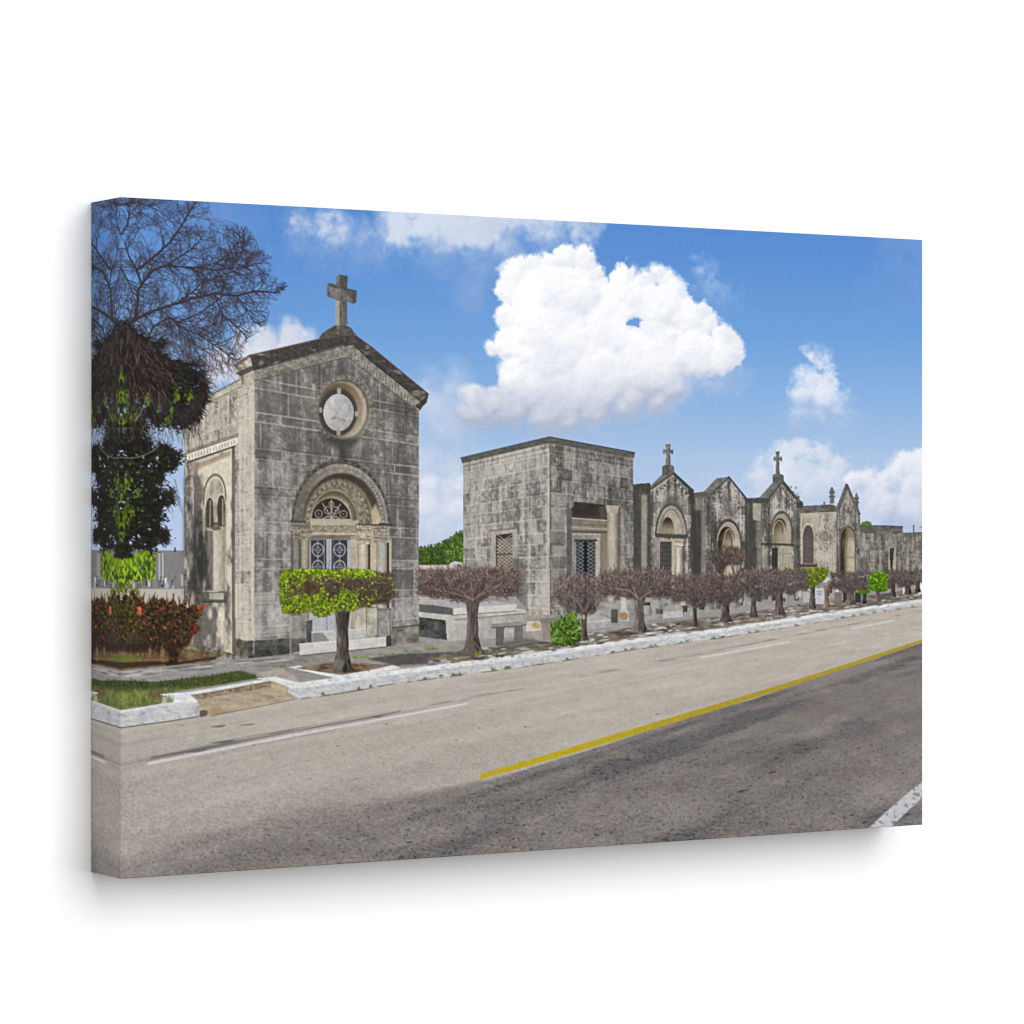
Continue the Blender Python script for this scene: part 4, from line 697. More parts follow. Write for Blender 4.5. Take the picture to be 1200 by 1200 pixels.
# ---- low tombs, benches and slabs in front of the row
P_TB = part('printed_grave_slab', None, 'broad low printed grave slab between the chapel and the flat mausoleum')
fill([(491, 708), (531, 704), (605, 700), (616, 712), (620, 722), (617, 750), (525, 752), (491, 748)], (150, 148, 144), P_TB, nz=16)
fill([(491, 722), (524, 726), (524, 750), (491, 746)], lambda X, Y: arr(70, 69, 70) + (fbm(X / 8, Y / 5, 4, 921) * 40)[..., None], P_TB); fill([(524, 724), (616, 716), (616, 746), (524, 751)], lambda X, Y: arr(172, 169, 163) + (fbm(X / 12, Y / 5, 4, 923) * 20)[..., None], P_TB)
fill([(491, 716), (531, 719), (600, 713), (616, 714), (616, 719), (524, 727), (491, 723)], (186, 184, 178), P_TB, nz=14); line([(524, 727), (616, 719)], 1.3, (104, 100, 96), .7)
fill([(531, 712), (605, 708), (605, 716), (531, 721)], (206, 202, 192), P_TB, nz=12); fill([(491, 708), (531, 712), (531, 721), (491, 717)], (92, 92, 96), None, nz=10); fill([(491, 705), (560, 702), (605, 708), (531, 713)], (168, 168, 170), None, nz=10); line([(531, 721), (605, 716)], 1, (96, 92, 88), .7); fill([(522, 726), (533, 726), (533, 751), (524, 752)], (188, 182, 170), None, nz=10)
fill([(614, 722), (650, 720), (650, 752), (614, 752)], (160, 154, 144), P_TB, nz=18); fill([(618, 728), (634, 728), (634, 739), (616, 740)], (206, 196, 172), None, nz=10); dab(628, 733, 5, 3.4, .1, (206, 150, 72), .8)
P_TG = part('printed_small_graves', None, 'printed row of small grey graves behind the clipped trees')
fill([(700, 706), (760, 700), (860, 690), (1085, 674), (1085, 690), (900, 708), (800, 722), (700, 732)], lambda X, Y: arr(150, 148, 146) + (fbm(X / 8, Y / 3, 4, 931) * 24)[..., None], P_TG, soft=.5)
fill([(645, 726), (700, 718), (716, 726), (716, 734), (690, 738), (645, 746)], (166, 165, 166), P_TG, nz=8); line([(690, 729), (716, 727)], 2.5, (188, 187, 186), .8)
for k in range(70):
    x = R.uniform(724, 1080); s_ = np.interp(x, [724, 1080], [1, .55]); yb_ = np.interp(x, [724, 800, 900, 1000, 1080], [724, 716, 706, 695, 686]) + R.uniform(-4, 2); w_ = R.uniform(4, 11) * s_; h_ = R.uniform(6, 22) * s_; g = R.uniform(52, 205)
    rect(x, yb_ - h_, x + w_, yb_, (g, g * .985, g * .95), None, a=.9, nz=12, nsc=3); line([(x, yb_ - h_), (x + w_, yb_ - h_)], .9, (g * 1.15 + 10,) * 3, .6); rect(x + w_ * .7, yb_ - h_, x + w_, yb_, (g * .5,) * 3, None, a=.55)
fill([(777, 717), (800, 715), (800, 723), (777, 725)], (184, 186, 192), None); fill([(780, 710), (798, 708), (801, 715), (777, 717)], (160, 156, 150), None); dab(793, 711, 3, 2.6, 0, (206, 176, 110), .9)
rect(727, 716, 737, 728, (188, 184, 176), None); dab(731, 722, 5.2, 5, 0, (172, 122, 66), .95); rect(716, 714, 724, 730, (84, 80, 76), None, nz=10); fill([(728, 700), (733, 700), (735, 716), (727, 716)], (190, 188, 184), None)
rect(954, 689, 967.5, 708, (186, 190, 198), None); rect(957, 693, 964, 694, (130, 134, 142), None); rect(957.5, 696, 963, 697, (120, 124, 132), None); rect(941, 690, 951, 706, (176, 176, 172), None); rect(978, 694, 987, 708, (120, 112, 104), None, nz=14); rect(988, 694, 994, 706, (46, 46, 48), None); rect(1002, 694, 1009, 706, (52, 50, 50), None); rect(1058, 686, 1062, 696, (214, 214, 218), None); rect(1076, 681, 1081, 696, (220, 216, 226), None)
P_BN = lambda l: part('printed_bench', None, l)
b = P_BN('small printed stone bench beside the first leafless clipped tree'); fill([(580, 756), (592, 752), (616, 748), (640, 752), (600, 762)], (82, 78, 76), None, a=.7, soft=1.2)
fill([(581, 735), (591, 734), (590, 755), (581, 757)], (96, 93, 90), b, nz=16); fill([(603, 734), (613, 733), (613, 750), (602, 751)], (112, 108, 104), b, nz=16); fill([(575.5, 731.5), (606, 728), (615, 729), (616, 732), (608, 735), (577, 736)], (140, 138, 134), b, nz=12); line([(576, 735.6), (608, 734), (616, 732)], 1.4, (78, 76, 74), .8)
b = P_BN('printed stone pedestal bench half hidden by the green shrub'); fill([(635, 730), (650, 729), (650, 750), (636, 752)], (142, 134, 124), b, nz=16); fill([(632, 725), (660, 723), (662, 728), (634, 731)], (126, 124, 120), b, nz=10)

# ---- grit over all the stonework
bl = np.zeros(len(PARTS) + 1, bool)
for k_, q_ in enumerate(PARTS):
    top_ = q_[0] if q_[1] is None else PARTS[q_[1]][0]
    bl[k_] = any(t in top_ for t in ('chapel', 'tomb', 'mausoleum', 'low_wall', 'grave'))
sl = win(214, 320, 1088, 775); X, Y = grid(sl); mk = bl[ID[sl]].astype(np.float32)
g1 = fbm(X / 1.3, Y / 1.5, 3, 1201) * 17 + fbm(X / 5, Y / 7, 4, 1211) * 13 + fbm(X / 2.2, Y / 12, 3, 1221) * 9
gr = C[sl].mean(-1, keepdims=True); lum = np.clip(gr / 130, .45, 1.15)
C[sl] += mk[..., None] * ((gr * np.array((1.02, 1.0, .97), np.float32) - C[sl]) * .36 + g1[..., None] * lum * .8)

# ================================================================== planting
TRUNK = (96, 84, 78)
def darker(c): return tuple(q * .82 for q in c)
def trunk(x0, x1, y0, y1, flare, p, col=TRUNK, seed=0):
    xc = (x0 + x1) / 2; w_ = (x1 - x0)
    pts = [(x0 - w_ * .2, y0), (x1 + w_ * .2, y0), (x1, y0 + (y1 - y0) * .3), (x1 + w_ * .05, y0 + (y1 - y0) * .7), (x1 + flare * .5, y1 - 3), (x1 + flare, y1), (xc, y1 + w_ * .18), (x0 - flare, y1), (x0 - flare * .5, y1 - 3), (x0 - w_ * .05, y0 + (y1 - y0) * .7), (x0, y0 + (y1 - y0) * .3)]
    fill(pts, lambda X, Y: arr(*darker(col)) - ((X - xc) / w_ * 40)[..., None] + (fbm(X / 1.7, Y / 7, 4, 941 + seed) * 46)[..., None], p)
def twigs_hedge(poly, n, p, seed, tone=(112, 98, 95), sc=1.0, dens=.9):
    tone = (tone[0] * .98, tone[1] * .97, tone[2] * .93)
    r = np.random.default_rng(seed); xs = [q[0] for q in poly]; ys = [q[1] for q in poly]
    fill(poly, lambda X, Y: arr(*tone) * .80 + (fbm(X / 4 / sc, Y / 4 / sc, 4, seed) * 30)[..., None], p, a=dens, soft=1.6 * sc, mod=lambda X, Y: sstep(-.62, -.1, fbm(X / (3.4 * sc), Y / (3.4 * sc), 3, seed + 1) + .12))
    cx = (min(xs) + max(xs)) / 2; cy = max(ys) + 4
    P_ = np.array(poly)
    xx = r.uniform(min(xs) - 3 * sc, max(xs) + 3 * sc, n * 2); yy = r.uniform(min(ys) - 2 * sc, max(ys) + 3 * sc, n * 2)
    ok = pmask(poly, xx + r.normal(0, 2.2 * sc, n * 2), yy + r.normal(0, 1.8 * sc, n * 2)); xx = xx[ok][:n]; yy = yy[ok][:n]
    for x, y in zip(xx, yy):
        a_ = math.atan2(y - cy, (x - cx) * .6) + r.normal(0, .7); L = r.uniform(2.5, 7) * sc; g = r.choice([.48, .62, .8, 1.0, 1.2, 1.42], p=[.16, .2, .2, .2, .16, .08]); hi = (y - min(ys)) / (max(ys) - min(ys) + 1e-3)
        g *= 1.2 - .5 * hi
        seg(x, y, x + math.cos(a_) * L, y + math.sin(a_) * L, .95 * sc ** .5, .5, (tone[0] * g, tone[1] * g, tone[2] * g), r.uniform(.5, .95), p)
def leafy(poly, n, p, seed, cols, sc=1.0, base=(70, 78, 20), r0=1.2, r1=2.6, a0=.75):
    r = np.random.default_rng(seed); xs = [q[0] for q in poly]; ys = [q[1] for q in poly]
    fill(poly, base, p, soft=1.0 * sc, nz=22, nsc=4)
    xx = r.uniform(min(xs) - 2, max(xs) + 2, n * 3); yy = r.uniform(min(ys) - 2, max(ys) + 2, n * 3); ok = pmask(poly, xx, yy); xx = xx[ok][:n]; yy = yy[ok][:n]
    o = np.argsort(-yy * 0 + r.random(len(xx)))
    for i in o:
        c = cols[r.integers(len(cols))]; g = r.uniform(.75, 1.2); hi = (yy[i] - min(ys)) / (max(ys) - min(ys)); g *= 1.12 - .25 * hi
        dab(xx[i], yy[i], r.uniform(r0, r1) * sc, r.uniform(r0 * .6, r1 * .6) * sc, r.random() * 3.2, tuple(min(255, q * g) for q in c), a0, p)
def jag(x0, y0, x1, y1, seed, amp=2.0, step=6):
    r = np.random.default_rng(seed); pts = []
    for x in np.arange(x0, x1, step): pts.append((x, y0 + r.uniform(-amp, amp * .6)))
    for y in np.arange(y0, y1, step): pts.append((x1 + r.uniform(-amp, amp), y))
    for x in np.arange(x1, x0, -step): pts.append((x, y1 + r.uniform(-amp, amp) + (4 if abs(x - (x0 + x1) / 2) < (x1 - x0) * .18 else 0)))
    for y in np.arange(y1, y0, -step): pts.append((x0 + r.uniform(-amp, amp), y))
    return pts
# far hedges first
def clipped(label): return part('printed_clipped_tree', None, label)
GREEN_ = [(150, 186, 26), (126, 166, 20), (176, 206, 44), (96, 132, 16), (196, 216, 62)]
p = clipped('last leafless clipped trees at the right edge of the print')
for (x0, x1, y1) in [(1044, 1049, 699), (1061, 1067, 696), (1073, 1078, 694)]: trunk(x0, x1, 680, y1, 1.5, p, (84, 72, 68), int(x0))
twigs_hedge(jag(1040, 669, 1086, 683, 2), 330, p, 951, (104, 92, 92), .62)
p = clipped('small bright green clipped tree near the right edge'); trunk(1026.5, 1031, 690, 705, 1.5, p, (110, 98, 88), 3); fill([(1005, 690), (1018, 686), (1020, 694), (1014, 698), (1007, 696)], (74, 106, 22), p, nz=26, nsc=2); trunk(1011, 1015, 696, 707, 1, p, (62, 56, 52), 4)
leafy([(1018, 673), (1022, 671), (1038, 671), (1041, 674), (1040, 691), (1034, 693.5), (1022, 692), (1017, 688)], 200, p, 953, [(104, 146, 18), (74, 112, 10), (134, 172, 34), (54, 86, 12)], .7, (66, 100, 12))
p = clipped('leafless clipped tree with a thick trunk in front of the gothic tomb'); trunk(992, 1001, 688, 708, 3, p, (116, 104, 96), 5); twigs_hedge(jag(972, 672, 1018, 690, 3), 360, p, 955, (104, 92, 92), .66)
p = clipped('green and brown clipped tree in front of the pointed window'); trunk(949, 955, 680, 713, 1.5, p, (104, 94, 90), 6); trunk(966, 971, 686, 712, 2, p, (150, 124, 104), 7); line([(968, 690), (975, 678)], 1.4, (150, 128, 110), .8)
leafy([(944, 666), (968, 665), (971, 668), (969, 676), (964, 682), (952, 688), (945, 690), (943, 680)], 170, p, 957, [(120, 146, 24), (96, 122, 20), (150, 176, 44), (84, 78, 40)], .7, (82, 92, 30)); rect(922, 666, 946, 668.5, (118, 138, 44), p, a=.8, nz=20, nsc=2)
p = clipped('leafless clipped tree left of the green and brown one'); trunk(909, 917, 690, 719, 4, p, (106, 94, 88), 8); twigs_hedge(jag(904, 668, 946, 692, 4), 420, p, 959, (110, 97, 97), .72)
p = clipped('leafless clipped tree in front of the gabled tomb with the farther cross'); trunk(880, 886, 692, 723, 2.5, p, (100, 88, 84), 9); twigs_hedge(jag(862, 668, 908, 696, 5), 520, p, 961, (108, 95, 94), .76)
p = clipped('leafless clipped tree with a raised round head'); trunk(846, 854.5, 698, 728, 3.5, p, (88, 76, 72), 10); line([(850, 700), (862, 680), (858, 664)], 2.2, (84, 72, 68), .9, p); line([(862, 682), (868, 664)], 1.6, (84, 72, 68), .9, p); line([(846, 684), (850, 660)], 1.2, (90, 78, 74), .8, p)
twigs_hedge(jag(830, 674, 868, 704, 6), 480, p, 963, (106, 92, 91), .78); twigs_hedge([(836, 650), (841, 643), (852, 640), (864, 641), (872, 648), (872, 656), (866, 663), (854, 662), (846, 670), (838, 668)], 340, p, 965, (100, 84, 82), .74)
p = clipped('leafless clipped tree with a thin trunk before the plain gabled tomb'); trunk(812, 816.5, 702, 734, 2, p, (102, 88, 82), 11); twigs_hedge(jag(788, 674, 838, 706, 7), 620, p, 967, (110, 96, 95), .84); line([(814, 712), (804, 700)], 1.2, (110, 96, 90), .8); line([(814, 712), (824, 700)], 1.2, (110, 96, 90), .8)
p = clipped('leafless clipped tree with a thick flared trunk before the gabled tomb'); dab(742, 741, 22, 2.6, -.1, (70, 58, 48), .8); trunk(743.5, 754.5, 698, 740, 7, p, (124, 112, 104), 12); twigs_hedge([(702, 672), (720, 669), (745, 668), (770, 667), (784, 668), (786, 684), (786, 700), (772, 702), (760, 699), (750, 704), (738, 700), (722, 698), (708, 698), (700, 690)], 1000, p, 969, (114, 100, 97), .92)
line([(749, 702), (738, 692), (724, 690)], 2.0, (140, 122, 110), .7); line([(750, 702), (764, 692)], 2.0, (132, 116, 106), .7); line([(747, 700), (742, 688)], 1.4, (170, 152, 138), .6)
p = clipped('thin sparse leafless clipped tree behind the green shrub'); trunk(681, 687.5, 714, 750, 2.5, p, (104, 90, 84), 13); twigs_hedge([(648, 680), (664, 676), (690, 674), (702, 680), (704, 700), (698, 716), (688, 722), (676, 718), (662, 714), (650, 700)], 760, p, 971, (118, 103, 101), .95, .6); line([(684, 716), (676, 704), (666, 696)], 1.6, (128, 112, 104), .8); line([(685, 716), (692, 702)], 1.6, (120, 104, 98), .8); dab(684, 723, 2, 3, 0, (196, 176, 150), .8)
# first leafless tree
p = clipped('first leafless clipped tree beside the stone bench'); dab(552, 765, 24, 4, -.08, (92, 78, 66), .8)
trunk(547.5, 560, 700, 765, 9, p, (106, 95, 90), 14)
for k in range(9): line([(552 + R.uniform(-4, 4), 752), (540 + k * 3.6, 766)], 2.0, (96 + R.uniform(-20, 25), 86, 80), .8, p)
twigs_hedge([(490, 668), (520, 667), (560, 666), (590, 665), (609, 667), (610, 682), (607, 694), (592, 700), (574, 698), (562, 706), (546, 706), (528, 702), (508, 700), (490, 698)], 1900, p, 973, (116, 99, 96), 1.0, .95)
for (a_, b_) in [((554, 704), (536, 690)), ((554, 704), (572, 688)), ((554, 702), (520, 692)), ((555, 702), (588, 684)), ((554, 702), (552, 684))]: line([a_, b_], 1.5, (150, 128, 118), .55)
for k in range(8): dab(560 + R.uniform(-3, 4), 766 + R.uniform(-3, 2), 1.4, 1.8, R.random() * 3, (104, 130, 40), .8)
# green shrub
p = part('printed_shrub', None, 'small bright green printed shrub with red flowers by the kerb')
leafy([(647, 748), (646, 740), (650, 730), (656, 728), (660, 724), (666, 726), (668, 720), (673, 722), (676, 728), (676, 740), (681, 746), (676, 754), (660, 757), (648, 755)], 420, p, 975, [(74, 108, 28), (50, 80, 20), (104, 138, 46), (30, 50, 16), (134, 160, 70), (38, 62, 18)], 1.0, (32, 54, 18), 1.0, 2.6)
for k in range(150):
    t = R.uniform(0, 6.28); rr_ = R.uniform(8, 16); x = 662 + math.cos(t) * rr_; y = 740 + math.sin(t) * rr_ * .95
    if y < 756: seg(x, y, x + math.cos(t) * R.uniform(2, 6), y + math.sin(t) * R.uniform(2, 6) - 1, 2.0, .6, [(58, 90, 24), (98, 132, 44), (38, 62, 18), (126, 156, 66)][R.integers(4)], .85, p)
for (x, y, h_) in [(668, 724, 9), (673, 722, 8), (657, 728, 6), (650, 733, 5), (677, 730, 6)]:
    for q in range(16): seg(x + R.uniform(-3, 3), y + R.uniform(-h_ * .4, 6), x + R.uniform(-5, 5), y - R.uniform(0, h_), 2.0, .6, [(72, 108, 28), (112, 146, 52), (48, 78, 20)][R.integers(3)], .85, p)
for (x, y) in [(662, 755), (667, 732)]: dab(x, y, 1.2, 1.0, 0, (190, 90, 50), .8)
# bright clipped tree in front of the chapel
p = clipped('bright green clipped tree in front of the chapel steps'); dab(400, 783, 30, 5, -.04, (104, 84, 64), .9)
for k in range(60): dab(R.uniform(374, 432), R.uniform(778, 787), R.uniform(2, 5), 1.2, R.uniform(-.3, .3), (74, 60, 48) if k % 2 else (136, 112, 84), .6)
trunk(394.5, 408, 714, 786, 9, p, (104, 95, 86), 15)
for k in range(12): line([(398 + R.uniform(-3, 6), 770), (388 + k * 2.4, 786 + R.uniform(-1, 2))], 2.2, (86 + R.uniform(-30, 34),) * 3, .6, p)
rect(395, 715, 408, 738, (44, 38, 34), p, a=.55, soft=3); dab(404, 783, 3, 6, 0, (30, 26, 24), .85); dab(398, 778, 6, 6, .4, (134, 118, 102), .5)
hp = [(328, 671), (334, 668), (350, 667), (370, 667), (392, 668), (412, 667), (432, 668), (448, 672), (458, 670), (461, 680), (462, 698), (456, 706), (440, 708), (424, 712), (410, 717), (394, 716), (384, 722), (370, 723), (364, 716), (346, 720), (331, 718), (328, 700)]
fill(hp, lambda X, Y: arr(82, 68, 50) + (fbm(X / 4, Y / 4, 4, 977) * 34)[..., None], p, soft=1)
twigs_hedge([(380, 676), (440, 672), (460, 674), (461, 698), (452, 706), (420, 708), (384, 706)], 900, p, 979, (96, 80, 74), 1.0, .75)
r_ = np.random.default_rng(981)
cl_ = r_.uniform(0, 1, 1)
for k in range(6200):
    x = r_.uniform(327, 462); y = r_.uniform(666, 724)
    if not pmask(hp, np.array([x]), np.array([y]))[0]: continue
    top = math.exp(-((y - 668) / 7.0) ** 2) * (1 if x < 438 else .25)
    low = sstep(690, 710, np.float32(y)) * sstep(430, 400, np.float32(x)) ; lf = sstep(352, 330, np.float32(x)) * .6
    nz_ = float(fbm(np.array([x / 9]), np.array([y / 9]), 2, 983)[0])
    pr = max(top * 1.15, float(low) * (.75 + .6 * nz_), float(lf)) + .35 * max(0, nz_ + .12) * (1 if x < 420 else .45)
    if r_.random() > pr: continue
    c = [(142, 174, 20), (112, 146, 14), (166, 194, 34), (84, 112, 12), (184, 206, 70)][r_.integers(5)]; g = r_.uniform(.82, 1.12) * (1.06 if y < 676 else .96)
    dab(x, y, r_.uniform(.8, 1.9), r_.uniform(.6, 1.3), r_.random() * 3, (lambda h_: tuple(min(250, q * g * h_) for q in c))(r_.uniform(.6, 1.12)), .85, p)
# red-brown shrubs at the left
p = part('printed_shrubs', None, 'dark red and orange printed shrubs at the foot of the chapel side wall')
sp = [(134, 708), (139, 699), (143, 706), (147, 696), (152, 702), (156, 692), (160, 703), (166, 700), (170, 710), (176, 705), (180, 698), (185, 706), (191, 700), (196, 709), (203, 702), (208, 711), (215, 706), (219, 714), (226, 708), (231, 714), (237, 709), (235, 722), (229, 728), (234, 738), (226, 744), (221, 756), (213, 760), (209, 768), (207, 778), (199, 777), (197, 764), (190, 756), (183, 764), (176, 757), (168, 762), (163, 744), (157, 736), (150, 742), (146, 756), (140, 762), (134, 758)]
fill([(150, 736), (168, 740), (172, 764), (142, 764)], (34, 28, 22), None, a=.8, soft=2)
for k in range(46): dab(R.uniform(138, 162), R.uniform(682, 704), R.uniform(.8, 1.6), R.uniform(2, 4.4), R.uniform(-.7, .7), [(92, 104, 28), (64, 78, 22), (116, 110, 40)][R.integers(3)], .8, p)
for k in range(120):
    x = R.uniform(138, 234); y = np.interp(x, [138, 234], [702, 708]) + R.uniform(-8, 14); line([(x, y + 8), (x + R.uniform(-2.5, 2.5), y - R.uniform(0, 6))], (1.6, .7), [(58, 40, 28), (82, 54, 34), (46, 46, 24), (104, 74, 40)][R.integers(4)], .8, p)
leafy(sp, 1500, p, 985, [(66, 42, 30), (84, 52, 34), (42, 32, 22), (96, 64, 38), (50, 50, 26), (30, 24, 18), (76, 68, 34), (36, 28, 20), (24, 20, 16)], 1.0, (36, 28, 20), 1.0, 3.0, .8)
for k in range(190):
    x = R.uniform(140, 238); y = R.uniform(694, 752)
    if pmask(sp, np.array([x]), np.array([y]))[0]: dab(x, y, R.uniform(1, 2.2), R.uniform(.8, 1.4), R.random() * 3, [(146, 72, 38), (128, 46, 36), (96, 98, 40), (162, 92, 42), (84, 92, 34)][R.integers(5)], .65, p)
for (x, y, w_, h_, c) in [(163, 716, 3.4, 7, (222, 104, 74)), (170, 730, 3, 4, (168, 84, 62)), (157, 741, 2.2, 5, (158, 80, 52)), (234, 712, 4, 4.5, (176, 72, 34)), (242, 711, 3, 4, (186, 84, 36)), (229, 735, 2.4, 5, (150, 36, 46)), (225, 741, 4, 4, (120, 28, 40)), (190, 713, 3, 3, (140, 52, 56)), (193, 735, 2.4, 2.4, (190, 88, 40))]:
    for q in range(7): dab(x + R.uniform(-1.4, 1.4), y + R.uniform(-h_ * .5, h_ * .5), w_ * .5, h_ * .34, R.uniform(-.5, .5), c, .75)
for k in range(120): dab(R.uniform(141, 166), R.uniform(692, 752), 1.6, 1.2, R.random() * 3, (70, 72, 22) if k % 2 else (100, 92, 28), .5)
for k in range(150):
    x = R.uniform(138, 232); y = R.uniform(726, 764)
    if pmask(sp, np.array([x]), np.array([y]))[0]: seg(x, y, x + R.uniform(-2, 2), y - R.uniform(4, 11), 1.3, .6, [(24, 18, 14), (70, 48, 36), (40, 28, 20), (92, 66, 46)][R.integers(4)], .6)
for k in range(40): seg(x := R.uniform(140, 205), 770 - R.uniform(0, 8), x + R.uniform(-3, 3), 738, 1.2, .7, (46, 34, 26), .6)
# ---- dark tree at the left edge
P_TR = part('printed_dark_tree', None, 'tall dark printed tree with bare branches at the left edge')
pb = part('printed_bare_branches', P_TR, 'bare twiggy crown of the printed tree'); pf = part('printed_foliage', P_TR, 'dark hanging foliage of the printed tree')
r_ = np.random.default_rng(991)
crown = [(128, 220), (236, 226), (246, 240), (258, 256), (292, 266), (306, 290), (322, 302), (320, 322), (340, 334), (326, 350), (316, 366), (312, 386), (292, 396), (284, 420), (262, 432), (240, 440), (200, 420), (128, 400)]
def grow(x, y, ang, L, w_, depth):
    n = max(3, int(L / 5)); px_, py_ = x, y; a = ang
    for k in range(n):
        a += r_.normal(0, .16); nx, ny = px_ + math.cos(a) * L / n, py_ + math.sin(a) * L / n
        if nx < 133 or not pmask(crown, np.array([nx]), np.array([ny]))[0]: return
        seg(px_, py_, nx, ny, w_ * (1 - .6 * k / n), w_ * (1 - .6 * (k + 1) / n), (50 + r_.uniform(-12, 14), 42 + r_.uniform(-10, 10), 48 + r_.uniform(-10, 10)), .5 + .3 * min(1, w_ / 1.4), pb)
        if depth > 0 and r_.random() < (.62 if depth > 1 else .5):
            grow(nx, ny, a + r_.choice([-1, 1]) * r_.uniform(.35, 1.0), L * r_.uniform(.4, .66), max(.5, w_ * .58), depth - 1)
        px_, py_ = nx, ny
limbs = [([(156, 376), (159, 370), (161.5, 350), (162, 339), (166, 333)], 5.0), ([(166, 333), (160, 316), (151, 300), (146, 285)], 3.0), ([(160, 317), (179.6, 301.7), (198.3, 285), (213, 264), (225.4, 243), (236, 229)], 3.4), ([(166, 333), (179.6, 316), (194, 312), (223, 293), (236, 280)], 3.4), ([(194, 312), (222, 313), (252, 316), (277, 314), (308, 308)], 2.2), ([(250, 312), (270, 296), (284, 276)], 1.7), ([(270, 316), (286, 292), (285, 270)], 1.3),
         ([(154, 378), (168, 369), (183.8, 363), (206.7, 355.8), (225, 349.6), (250, 344), (277.5, 346.5), (298, 341), (323, 343), (336, 335)], 4.0), ([(206.7, 355.8), (227, 341), (236, 332), (262, 322), (292, 312)], 2.0), ([(173, 397), (179.6, 383), (198, 371.5), (208.7, 377.7), (231.7, 368), (250, 356), (262, 346)], 2.8), ([(208, 376), (212, 392), (226, 400)], 1.6), ([(198, 372), (214, 384), (236, 394), (262, 412), (278, 424)], 1.4), ([(277, 346), (288, 362), (298, 378), (308, 382)], 1.4), ([(140, 376), (150, 380), (156, 376)], 5), ([(141, 312), (150, 330), (158, 352)], 2), ([(141, 276), (150, 262), (152, 240), (160, 228)], 1.8), ([(250, 345), (262, 370), (280, 386), (290, 396)], 1.4), ([(141, 240), (160, 236), (185, 246)], 1.4)]
fill([(128, 224), (226, 228), (250, 262), (288, 280), (306, 306), (312, 336), (300, 366), (282, 388), (262, 416), (230, 420), (190, 396), (128, 376)], (60, 56, 74), pb, a=.5, soft=8, mod=lambda X, Y: sstep(-.25, .45, fbm(X / 13, Y / 13, 4, 1301)) * (.55 + .6 * sstep(-.2, .3, fbm(X / 2, Y / 2, 3, 1302))))
for pts, w_ in limbs:
    for k in range(len(pts) - 1):
        (xa, ya), (xb, yb2) = pts[k], pts[k + 1]; d = math.hypot(xb - xa, yb2 - ya); an = math.atan2(yb2 - ya, xb - xa)
        for q in range(max(2, int(d / 2.1))):
            t = r_.random(); grow(xa + (xb - xa) * t, ya + (yb2 - ya) * t, an + r_.choice([-1, 1]) * r_.uniform(.3, 1.25), r_.uniform(12, 34) * (1.1 if w_ < 3 else .9), r_.uniform(.7, 1.2), 2)
for pts, w_ in limbs:
    line(pts, (w_, max(1.0, w_ * .4)), (46, 40, 42), .92, pb); line([(x - .6, y - .5) for x, y in pts], (w_ * .35, .5), (92, 80, 76), .4)
# foliage masses
mass = [(132, 384), (146, 382), (156, 386), (166, 396), (176, 402), (190, 398), (186, 412), (196, 422), (215, 424), (232, 436), (240, 452), (239, 478), (228, 486), (214, 500), (206, 488), (196, 492), (186, 480), (182, 494), (172, 484), (166, 506), (178, 520), (204, 528), (214, 534), (204, 546), (194, 552), (190, 562), (176, 566), (184, 572), (198, 578), (202, 586), (188, 594), (184, 604), (180, 612), (192, 620), (194, 632), (184, 638), (176, 644), (164, 638), (152, 648), (150, 662), (144, 668), (132, 668)]
m2 = []
for k in range(len(mass)):
    a_, b_ = np.array(mass[k], float), np.array(mass[(k + 1) % len(mass)], float); n_ = max(1, int(np.hypot(*(b_ - a_)) / 3.5))
    for q in range(n_):
        pt = a_ + (b_ - a_) * q / n_; m2.append((pt[0] + (r_.normal(0, 2.6) if pt[0] > 136 else 0), pt[1] + r_.normal(0, 2.2)))
mass = m2
fill(mass, (26, 22, 20), pf, a=.97, soft=2.4, mod=lambda X, Y: sstep(-.34, -.10, fbm(X / 7, Y / 7, 5, 995, .6) + .02 + .45 * sstep(490, 430, Y) * sstep(226, 186, X)))
xx = r_.uniform(132, 244, 9000); yy = r_.uniform(380, 668, 9000); ok = pmask(mass, xx, yy)
for x, y in zip(xx[ok][:3400], yy[ok][:3400]):
    if y < 496 and x < 204 + r_.normal(0, 6):
        an = math.atan2(y - 380, (x - 146) * .8) + r_.normal(0, .35); L = r_.uniform(6, 20); g = r_.choice([.3, .7, 1.15, 1.7], p=[.4, .27, .2, .13]); seg(x, y, x + math.cos(an) * L, y + math.sin(an) * L, 1.1, .6, (66 * g, 54 * g, 48 * g), .6, pf)
    else: dab(x, y, r_.uniform(1.4, 4), r_.uniform(.9, 1.8), r_.random() * 3.2, (18, 16, 14) if r_.random() < .7 else (38, 44, 20), .85, pf)
for k in range(130):
    q_ = r_.integers(len(mass)); t_ = r_.random(); a_, b_ = np.array(mass[q_ - 1]), np.array(mass[q_]); cx, cy = a_ * t_ + b_ * (1 - t_)
    if cx < 150 or cy < 415: continue
    cx += r_.normal(-2, 4); cy += r_.normal(0, 4); c_ = (20, 18, 16) if r_.random() < .8 else (40, 46, 22)
    for q in range(13): dab(cx + r_.normal(0, 3.6), cy + r_.normal(0, 3.2), r_.uniform(.8, 2.4), r_.uniform(.5, 1.1), r_.random() * 3.2, c_, .8, pf)
ed_ = np.array(mass)
for k in range(420):
    x = r_.uniform(150, 285); y = np.interp(x, [150, 190, 240, 285], [388, 398, 424, 424]) + r_.normal(0, 9); an = r_.normal(1.15, .5); L = r_.uniform(6, 20)
    seg(x, y, x + math.cos(an) * L, y + math.sin(an) * L, 1.0, .5, (62 + r_.uniform(-18, 26), 52 + r_.uniform(-14, 20), 52 + r_.uniform(-12, 16)), .55 if x < 238 else .35, pf if x < 238 else None)
